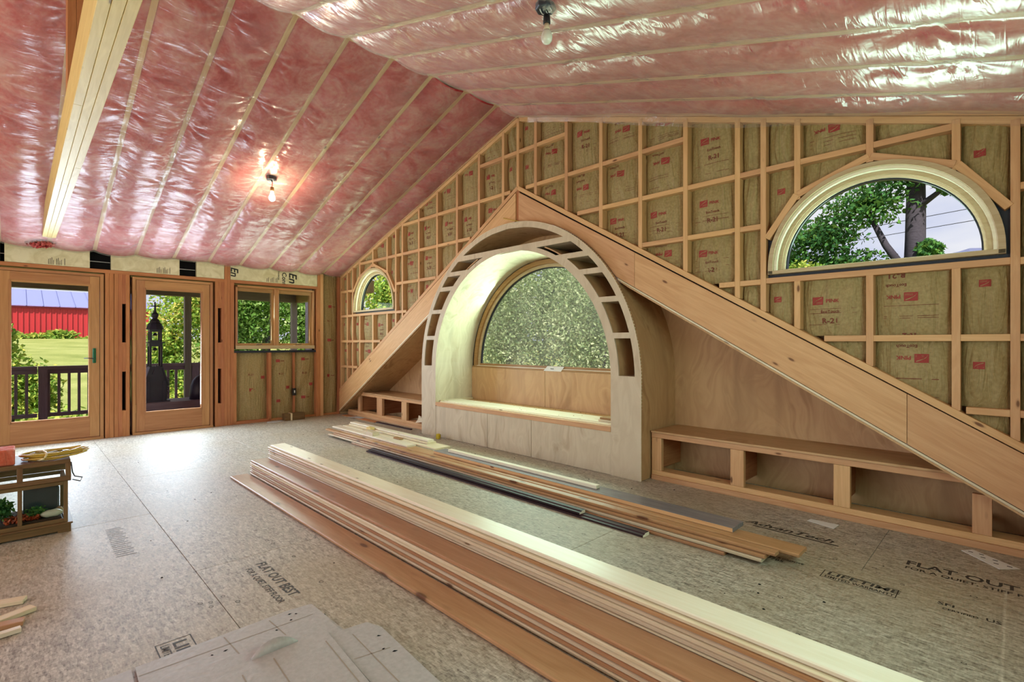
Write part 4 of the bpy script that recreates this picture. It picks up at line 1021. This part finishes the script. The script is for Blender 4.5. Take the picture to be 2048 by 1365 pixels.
# tank behind the glass
tk = box('dark_tank', (3.42, -3.775, .0925), (3.60, -3.615, .268), flat('dark_tinted_plastic', (.035, .05, .055), .12, .6), bev=.004); tag(tk, 'dark square plastic tank standing inside the terrarium', 'tank')
box('tank_rim', (3.412, -3.782, .268), (3.608, -3.608, .276), flat('clear_rim', (.6, .66, .68), .15, .6), tk); box('tank_side_panel', (3.44, -3.614, .11), (3.58, -3.609, .255), flat('tank_side', (.16, .18, .20), .2, .5), tk)
def pebble(name, c, r, mat, label, cat='stone', sq=None):
    bm = bmesh.new(); bmesh.ops.create_icosphere(bm, subdivisions=3, radius=1)
    for v in bm.verts:
        k = 1+.10*math.sin(v.co.x*3+c[1]*40)+.08*math.sin(v.co.y*4+1.3)
        if sq and abs(v.co.y) < .3: k *= 1-.25*(1-abs(v.co.y)/.3)
        v.co = Vector((v.co.x*r[0]*k, v.co.y*r[1]*k, v.co.z*r[2]*k))
    return tag(frommesh(name, bm, mat, smooth=True, mw=Matrix.Translation(c)), label, cat)
pebble('pale_stone', (3.665, -3.648, .112), (.028, .062, .026), flat('cream_stone', (.52, .53, .40), .3), 'smooth cream stone lying in the terrarium', sq=True)
pebble('brown_stone', (3.60, -3.612, .108), (.02, .022, .022), flat('tan_stone', (.34, .25, .14), .5), 'small tan stone in the right corner of the terrarium')
lit = leaves('leaf_litter', 260, lambda: (rng.uniform(3.58, 3.70), rng.uniform(-3.86, -3.70), .096+.02*rng.random()), .012, LITTER); tag(lit, 'red brown leaf litter on the terrarium soil', 'leaf litter', kind='stuff')
for nm, c, r, n, lb in (('leafy_plant', (3.62, -3.87, .17), (.06, .07, .075), 700, 'bushy green plant behind the left terrarium pane'), ('leafy_plant', (3.655, -3.72, .135), (.03, .06, .04), 260, 'low green plant in front of the dark terrarium tank')):
    pl_ = thing(nm, (c[0], c[1], .092), lb, 'plant'); leaves('foliage', n, ell(c, r, .2), .012, LEAFD, pl_)
    tube('stem', [(c[0], c[1], .09), (c[0]+.005, c[1], c[2])], .003, BARK, pl_, n=5)
# coil of yellow cord and the red foam block on the lid
pts = []
for k in range(9):
    ra, rb_ = .070+.030*rr.random(), .120+.040*rr.random(); ox, oy = rr.uniform(-.015, .015), rr.uniform(-.03, .03); z0 = .449+.0042*k; tl = rr.uniform(-.006, .006)
    for i in range(22):
        a = 2*math.pi*i/22
        pts.append((3.575+ox+ra*math.sin(a), -3.622+oy+rb_*math.cos(a), z0+tl*math.cos(a)+.003*math.sin(3*a+k)+.008*max(0, math.cos(a))))
co = thing('extension_cord', (3.6, -3.66, .441), 'coiled yellow extension cord lying on the terrarium lid', 'cord')
tube('coil', pts, .0046, YELLOWCORD, co, n=6)
tube('tie_wrap', [(3.60+.10*math.cos(a), -3.70+.02*math.sin(a)+.02*math.cos(a), .468+.024*math.sin(a)) for a in [i*.6 for i in range(11)]], .0055, flat('pale_yellow_cord', (.74, .66, .40), .35), co, n=6, closed=False)
box('plug', (3.625, -3.60, .478), (3.655, -3.565, .492), BLACKP, co, bev=.004)
FOAMR = paper('red_foam', (.66, .11, .045), (.72, .17, .08), .7)
rf = tag(box('red_foam_block', (3.50, -4.10, .4415), (3.68, -3.81, .535), FOAMR, bev=.006), 'red orange foam block in clear wrap on the terrarium lid', 'block')
mesh('clear_wrap', [(3.69, -4.10, .445), (3.69, -3.805, .445), (3.68, -3.795, .545), (3.69, -3.85, .538), (3.69, -4.10, .543)], [[0, 1, 2, 3, 4]], POLY, rf)
for i, (x, y, a, l, lb) in enumerate(((4.74, -3.825, .3, .20, 'uppermost pale wood offcut on the floor at the left edge'), (4.86, -3.80, -.4, .15, 'pointed wood offcut on the floor at the left edge'), (4.98, -3.83, .15, .16, 'reddish wood offcut on the floor at the left edge'), (5.05, -3.84, -.1, .14, 'lowest pale wood sliver on the floor at the left edge'))):
    d = Vector((math.sin(a), math.cos(a), 0)); p1 = Vector((x, y+.05, .011))
    o = bar('wood_offcut', p1-d*l, p1, .05 if i != 3 else .03, .018, [PINE_PALE, PINE_PALE, PINE_TAN, PINE_WHITE][i], side=(0, 0, 1)); tag(o, lb, 'wood offcut')
cb = tag(box('tan_block', (.05, -.945, 0), (.16, -.645, .105), OLDWOOD, bev=.004), 'squat brown box on the floor under the double window', 'box')
box('box_strap', (.049, -.86, .0), (.163, -.835, .107), PINE_PALE, cb); 
o = prism('fallen_rag', [(.06, -1.16), (.16, -1.2), (.22, -1.06), (.18, -.96), (.08, -1.0)], 0, .008, CARD, plane='xy', bev=.002); tag(o, 'flat tan scrap on the floor under the double window', 'scrap')
tuft = leaves('insulation_tuft', 500, ell((.12, -3.62, 2.30), (.06, .13, .05), .1), .03, PINK); tag(tuft, 'torn pink insulation at the end of the tie beam', 'insulation', kind='stuff')
tag(tube('yellow_string', [(3.94, -.02, 2.54), (4.05, -.03, 2.50), (4.2, -.05, 2.455)], .004, YELLOWCORD), 'yellow cord hanging across the peak above the arch', 'cord')

# ------------------------------------------------------------------ outside: porch
DECKW = wood('dark_stained_deck', (.20, .13, .16), (.12, .08, .10), .5); RAILW = wood('plum_stained_rail', (.38, .25, .33), (.26, .165, .225), .5, vary=.1); POSTW = wood('grey_porch_post', (.36, .29, .27), (.26, .20, .19), .6); PORCHC = wood('porch_ceiling', (.42, .27, .13), (.30, .18, .08), .6)
dk_ = thing('porch_deck', (-1.8, -2.5, -.12), 'dark stained porch deck outside the doors', 'deck')
for k in range(24):
    x = -.17-.142*k; box('deck_board', (x-.139, -7.0, -.15), (x, .70, -.12), DECKW, dk_)
pr_ = thing('porch_roof', (-1.8, -2.5, 2.07), 'porch ceiling and edge beam above the deck', 'porch roof')
box('edge_beam', (-3.47, -7.0, 2.07), (-3.33, .72, 2.29), POSTW, pr_); box('end_beam', (-3.33, .58, 2.07), (-.17, .72, 2.29), PORCHC, pr_)
for k in range(22): box('ceiling_board', (-3.33+.144*k, -7.0, 2.295), (-3.33+.144*k+.141, .58, 2.31), PORCHC, pr_)
for y, zt, lb in ((.56, 2.07, 'porch corner post seen through the double window'), (-1.46, 2.07, 'porch post seen through the right glass door')):
    p = thing('porch_post', (-3.40, y, -.12), lb, 'post', 'porch posts'); box('shaft', (-3.455, y-.055, -.12), (-3.345, y+.055, zt), POSTW, p); box('base_block', (-3.465, y-.065, -.12), (-3.335, y+.065, -.02), POSTW, p)
def railing(y0, y1_, label):
    r = thing('porch_railing', (-3.4, (y0+y1_)/2, -.12), label, 'railing', 'porch railings')
    box('top_rail', (-3.45, y0, .735), (-3.35, y1_, .79), RAILW, r); box('sub_rail', (-3.42, y0, .665), (-3.38, y1_, .735), RAILW, r); box('bottom_rail', (-3.425, y0, -.045), (-3.375, y1_, .015), RAILW, r)
    n = int((y1_-y0)/.122)
    for i in range(1, n): y = y0+(y1_-y0)*i/n; box('baluster', (-3.42, y-.019, .015), (-3.38, y+.019, .665), RAILW, r)
    for y in (y0+.004, ): box('rail_post', (-3.46, y-.0, -.12), (-3.34, y+.11, .735), RAILW, r)
railing(-1.40, .50, 'plum stained railing between the two tall porch posts')
railing(-3.56, -1.52, 'plum stained railing seen through both glass doors')
railing(-6.8, -3.57, 'plum stained railing at the far left behind the left glass door')
# low table with the cast iron church lantern
tb_ = thing('porch_table', (-1.25, -2.2, -.12), 'low purple brown table on the porch', 'table')
for k in range(4): box('top_plank', (-1.55+.14*k, -3.0, .26), (-1.55+.14*k+.136, -1.2, .295), RAILW, tb_)
box('apron', (-1.02, -2.95, .17), (-.995, -1.25, .26), RAILW, tb_); box('apron', (-1.54, -2.95, .17), (-1.515, -1.25, .26), RAILW, tb_)
for y in (-2.85, -1.35):
    for x in (-1.5, -1.05): bar('leg', (x, y, -.105), (x, y+(.10 if y < -2 else -.10), .26), .07, .07, RAILW, tb_)
    bar('brace', (-1.27, y, -.02), (-1.27, y+(.35 if y < -2 else -.35), .25), .05, .04, RAILW, tb_)
IRON = flat('black_cast_iron', (.055, .036, .075), .45, .5)
LX, LY = -1.22, -2.33; la = thing('church_lantern', (LX, LY, .295), 'black cast iron church shaped lantern with a cross on top', 'lantern')
Z = .295
box('base_plate', (LX-.13, LY-.17, Z), (LX+.13, LY+.17, Z+.02), IRON, la)
prism('nave', [(LY-.13, Z+.02), (LY+.13, Z+.02), (LY+.14, Z+.30), (LY+.075, Z+.60), (LY-.075, Z+.60), (LY-.14, Z+.30)], LX-.10, LX+.10, IRON, la, plane='yz')
prism('nave_roof', [(LY-.165, Z+.29), (LY-.150, Z+.28), (LY-.07, Z+.585), (LY+.07, Z+.585), (LY+.150, Z+.28), (LY+.165, Z+.29), (LY+.08, Z+.62), (LY-.08, Z+.62)], LX-.12, LX+.12, IRON, la, plane='yz')
prism('front_gable', [(LY-.05, Z+.50), (LY+.05, Z+.50), (LY, Z+.66)], LX+.06, LX+.125, IRON, la, plane='yz')
for s in (-1, 1): box('wall_pilaster', (LX+.09, LY+s*.10-.02, Z+.02), (LX+.115, LY+s*.10+.02, Z+.36), IRON, la)
for i in range(5): tube('side_scroll', [(LX, LY+.13+.03*math.sin(a)+.02*i*.3, Z+.06+.08*i+.03*math.cos(a)) for a in [k*.7 for k in range(8)]], .006, IRON, la, n=5)
def belfry(z0, z1, hw, nm):
    bf = box(nm, (LX-hw-.014, LY-hw-.014, z1-.06), (LX+hw+.014, LY+hw+.014, z1), IRON, la); box('belfry_sill', (LX-hw-.014, LY-hw-.014, z0), (LX+hw+.014, LY+hw+.014, z0+.03), IRON, bf)
    for sx in (-1, 1):
        for sy in (-1, 1): box('belfry_post', (LX+sx*hw-.014, LY+sy*hw-.014, z0), (LX+sx*hw+.014, LY+sy*hw+.014, z1-.06), IRON, bf)
    lathe('bell', [(.005, .05), (.018, .045), (.026, .015), (.034, 0)], IRON, (LX, LY, z1-.13), bf, n=10)
belfry(Z+.60, Z+1.04, .068, 'lower_belfry'); box('cornice', (LX-.11, LY-.11, Z+1.04), (LX+.11, LY+.11, Z+1.06), IRON, la)
belfry(Z+1.06, Z+1.30, .062, 'upper_belfry')
lathe('spire', [(.115, 0), (.085, .10), (.062, .13), (.066, .145), (.030, .20), (.046, .25), (.046, .27), (.020, .31), (.012, .37)], IRON, (LX, LY, Z+1.28), la, n=8, smooth=False)
box('cross_upright', (LX-.008, LY-.010, Z+1.63), (LX+.008, LY+.010, Z+1.77), IRON, la); box('cross_arm', (LX-.008, LY-.055, Z+1.685), (LX+.008, LY+.055, Z+1.705), IRON, la)
la.scale = (1, 1, .845)
gh = thing('domed_lantern', (-1.22, -1.735, .295), 'dark domed iron lantern on the right end of the porch table', 'lantern')
lathe('dome', [(.15, 0), (.15, .10), (.14, .20), (.11, .29), (.06, .35), (.01, .375)], IRON, (-1.22, -1.735, .295), gh, n=20)
tube('rib', [(-1.22+.152*math.cos(a), -1.735, .30+.37*math.sin(a)) for a in [i*math.pi/12 for i in range(13)]], .008, IRON, gh, n=6)

# ------------------------------------------------------------------ outside: lawn, barn, hill, plants
t = NT('lawn'); v = t.coords((1, 1, 1), world=True, rand=False)
a_ = t.n('TexNoise', {'Vector': v, 'Scale': .5, 'Detail': 5.0}).outputs['Fac']; b_ = t.n('TexNoise', {'Vector': v, 'Scale': 18.0, 'Detail': 3.0}).outputs['Fac']
LAWN = t.done(t.bsdf(t.ramp(t.math('ADD', t.math('MULTIPLY', a_, .6), t.math('MULTIPLY', b_, .4)), [(.35, (.17, .20, .05)), (.55, (.28, .30, .095)), (.72, (.38, .36, .16))]), .9, .1))
gx = np.concatenate([np.linspace(-110, -4, 40), np.linspace(-2, 60, 20)]); gy = np.linspace(-70, 120, 40)
def gz(x, y):
    z = -1.0
    if x < -4: z = -1.0+2.62*min(1, (-4-x)/54.0)
    return z+.12*math.sin(x*.21)*math.sin(y*.17)*(1 if x < -8 else 0)
lawn = mesh('lawn', [(x, y, gz(x, y)) for x in gx for y in gy], [[i*40+j, i*40+j+1, (i+1)*40+j+1, (i+1)*40+j] for i in range(len(gx)-1) for j in range(39)], LAWN, smooth=True)
tag(lawn, 'sloping mown lawn outside the house', None, kind='structure')
REDW = flat('red_metal_siding', (.52, .035, .045), .45, .4); ROOFM = flat('pale_metal_roof', (.20, .215, .44), .6, .2); REDD = flat('red_trim', (.36, .04, .07), .5)
barn = thing('barn', (-62, -8, 1.6), 'long red metal barn with a pale blue roof beyond the lawn', 'barn')
BX, BY0, BY1, BZ0, BZ1 = -60.0, -26.0, 6.6, 1.3, 4.75
box('front_wall', (BX-.1, BY0, BZ0), (BX, BY1, BZ1), REDW, barn, bev=0); box('eave_trim', (BX-.05, BY0, BZ1-.12), (BX+.14, BY1, BZ1+.12), REDD, barn, bev=0)
y = BY0+.1
while y < BY1:
    box('siding_rib', (BX, y, BZ0), (BX+.05, y+.10, BZ1-.1), REDW, barn, bev=.01); y += .40
mesh('roof_slope', [(BX+.3, BY0-.3, BZ1+.05), (BX+.3, BY1+.3, BZ1+.05), (BX-7, BY1+.3, BZ1+2.2), (BX-7, BY0-.3, BZ1+2.2)], [[0, 1, 2, 3]], ROOFM, barn)
for k in range(28): bar('roof_seam', (BX+.3, BY0+1.2*k, BZ1+.09), (BX-7, BY0+1.2*k, BZ1+2.24), .06, .05, ROOFM, barn, side=(0, 0, 1), bev=0)
mesh('gable_end', [(BX, BY1, BZ0), (BX, BY1, BZ1), (BX-7, BY1, BZ1+2.1), (BX-7, BY1, BZ0)], [[0, 1, 2, 3]], REDW, barn)
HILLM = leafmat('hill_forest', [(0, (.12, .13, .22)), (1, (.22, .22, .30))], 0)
hx = np.linspace(-260, 330, 120); vs = []
for x in hx:
    h = 59+2.0*math.sin(x*.05)+.8*math.sin(x*.31)+.6*math.sin(x*.83)+.06*x
    vs += [(x, 330, -5), (x, 400, h)]
hill = mesh('hill', vs, [[2*i, 2*i+2, 2*i+3, 2*i+1] for i in range(119)], HILLM); tag(hill, 'distant hazy wooded hill', None, kind='structure')
def tree(name, label, base, trunk, crowns, n, size, mat, cat='tree', bark=True):
    o = thing(name, base, label, cat, 'trees and shrubs outside')
    if bark:
        for pts, rad in trunk: tube('trunk' if pts[0][2] <= base[2]+.4 else 'branch', pts, rad, BARK, o, n=9)
    leaves('foliage', n, choose(*[ell(c, r, .15) for c, r in crowns]), size, mat, o); return o
G0 = -1.0
# beyond the arched window
tree('leafy_shrub', 'dense silvery green shrub filling the left of the arched window', (-1.9, 5.6, G0), [(((-1.9, 5.6, G0), (-1.8, 5.7, 1.2)), [.08, .04])], [((-1.9, 5.6, 1.5), (1.6, 1.0, 2.6)), ((-2.6, 6.4, 2.2), (1.5, 1.0, 2.6))], 24000, .040, LEAFS, 'shrub')
tree('leafy_shrub', 'dense silvery green shrub filling the right of the arched window', (1.2, 5.6, G0), [(((1.2, 5.6, G0), (1.3, 5.7, 1.2)), [.08, .04])], [((1.2, 5.6, 1.5), (1.7, 1.0, 2.6)), ((.0, 6.6, 2.4), (1.7, 1.0, 2.6)), ((2.6, 6.2, 1.6), (1.4, .9, 2.4))], 28000, .040, LEAFS, 'shrub')
tree('leafy_shrub', 'tall pale shrub closing the gap in the middle of the arched window', (-.6, 7.8, G0), [(((-.6, 7.8, G0), (-.6, 7.8, 1.5)), [.08, .04])], [((-.6, 7.8, 1.8), (2.6, .9, 3.0)), ((-2.6, 8.2, 2.4), (2.2, .9, 3.0))], 12000, .08, LEAFS, 'shrub')
# beyond the small half round window
tree('leafy_tree', 'yellow green tree beyond the small half round window', (-8.2, 6.0, G0), [(((-8.2, 6.0, G0), (-8.1, 6.0, 2.2)), [.14, .08])], [((-8.4, 6.0, 3.0), (2.2, 1.3, 1.6)), ((-6.6, 6.6, 2.7), (1.6, 1.2, 1.6))], 7000, .085, LEAFY)
# beyond the right half round window
T = (6.15, 11.6, G0)
tree('oak_tree', 'tall dark oak with a thick trunk beyond the big half round window', T,
     [(((6.15, 11.6, G0), (6.14, 11.6, 2.8), (6.17, 11.55, 4.2), (6.2, 11.5, 6.5)), [.30, .22, .20, .15]), (((6.1, 11.6, 2.7), (5.6, 11.5, 3.6), (5.2, 11.4, 4.6)), [.11, .08, .05]), (((6.2, 11.5, 4.4), (6.7, 11.4, 4.75), (7.2, 11.3, 4.9)), [.08, .05, .03])],
     [((5.2, 11.4, 4.7), (1.3, 1.0, .8)), ((4.2, 11.5, 4.0), (1.3, 1.0, .7)), ((4.6, 11.8, 3.2), (1.3, .9, .55)), ((6.3, 11.3, 5.3), (1.5, .9, .55)), ((7.0, 11.3, 4.80), (.55, .5, .26)), ((7.45, 11.2, 4.65), (.35, .4, .22)), ((6.45, 11.4, 3.35), (.30, .4, .30)), ((3.2, 11.8, 3.4), (1.0, .9, .9))], 17000, .062, LEAFD)
tree('leafy_tree', 'yellow leaved tree at the left of the big half round window', (3.7, 10.3, G0), [(((3.7, 10.3, G0), (3.75, 10.3, 2.6), (3.6, 10.3, 3.3)), [.07, .05, .03])], [((3.8, 10.3, 2.85), (.95, .5, .45)), ((3.1, 10.4, 3.3), (.6, .5, .6))], 4200, .05, LEAFY)
tree('leafy_shrub', 'low green shrub under the oak tree', (5.2, 10.4, G0), [(((5.2, 10.4, G0), (5.2, 10.4, 2.0)), [.06, .03])], [((5.0, 10.4, 2.25), (1.6, .7, .75)), ((6.4, 10.6, 2.3), (.8, .6, .5))], 5000, .07, LEAFD, 'shrub')
for z0, z1, lb in ((4.7, 5.1, 'upper overhead cable beyond the big half round window'), (4.25, 4.62, 'lower overhead cable beyond the big half round window')):
    tag(tube('overhead_cable', [(-20, 26, z0+2.3), (0, 22, z0+1.2), (9, 20, z0+1.35), (30, 16, z1+2.6)], .012, BLACKP, n=4), lb, 'cable', 'overhead cables')
# beyond the porch
tree('leafy_bush', 'leafy bush behind the railing at the left glass door', (-6.1, -3.9, G0), [(((-6.1, -3.9, G0), (-6.1, -3.85, .6)), [.05, .03])], [((-6.2, -3.95, .3), (.75, .55, 1.15)), ((-6.0, -3.5, .15), (.5, .45, .75)), ((-6.3, -4.1, 1.3), (.5, .32, .6))], 6500, .05, LEAFY, 'bush')
tree('leafy_bush', 'low bush at the foot of the railing at the left glass door', (-5.2, -3.2, G0), [(((-5.2, -3.2, G0), (-5.2, -3.2, -.3)), [.04, .02])], [((-5.2, -3.25, -.5), (.5, .7, .5))], 1200, .06, LEAFY, 'bush')
tree('leafy_tree', 'autumn tinted tree behind the church lantern', (-8.6, -.75, G0), [(((-8.6, -.75, G0), (-8.6, -.7, 1.6)), [.10, .05])], [((-8.6, -.9, 1.0), (1.0, .85, 1.9)), ((-8.4, -.2, 2.2), (1.1, .9, 1.2)), ((-8.2, -.3, -.2), (.9, .9, .8))], 15000, .052, LEAFY)
tree('leafy_tree', 'green tree seen through the left pane of the double window', (-9.0, 1.1, G0), [(((-9.0, 1.1, G0), (-9.0, 1.1, 2.0)), [.12, .06])], [((-9.0, 1.2, 1.9), (1.0, 1.1, 1.5)), ((-8.8, .8, .6), (1.0, 1.1, 1.2)), ((-9.2, 1.5, 3.0), (1.2, 1.2, 1.0))], 15000, .056, LEAF)
tree('leafy_tree', 'green tree seen through the right pane of the double window', (-8.6, 3.0, G0), [(((-6.6, 2.25, G0), (-6.6, 2.25, 1.5), (-6.65, 2.25, 4.5)), [.13, .12, .10])], [((-8.8, 2.9, 2.0), (1.1, 1.2, 1.6)), ((-8.6, 3.4, .6), (1.2, 1.1, 1.2))], 13000, .056, LEAF)
tree('leafy_tree', 'tall tree behind the lawn shrubs on the right', (-13.0, 3.2, -.6), [(((-13, 3.2, -.6), (-13, 3.2, 3.0)), [.2, .1])], [((-13.0, 2.2, 3.0), (2.0, 2.6, 2.6)), ((-13.5, 5.0, 3.5), (2.0, 2.6, 2.8))], 9000, .10, LEAF)
tree('garden_bed', 'yellow green garden bed along the foot of the red barn', (-58.5, -4.5, 1.2), [], [((-58.5, -3.0, 1.75), (.6, 3.2, .35)), ((-58.6, -.8, 1.95), (.6, 1.6, .6)), ((-58.5, 2.8, 1.65), (.5, 3.0, .25))], 1800, .22, LEAFY, 'plants', bark=False)
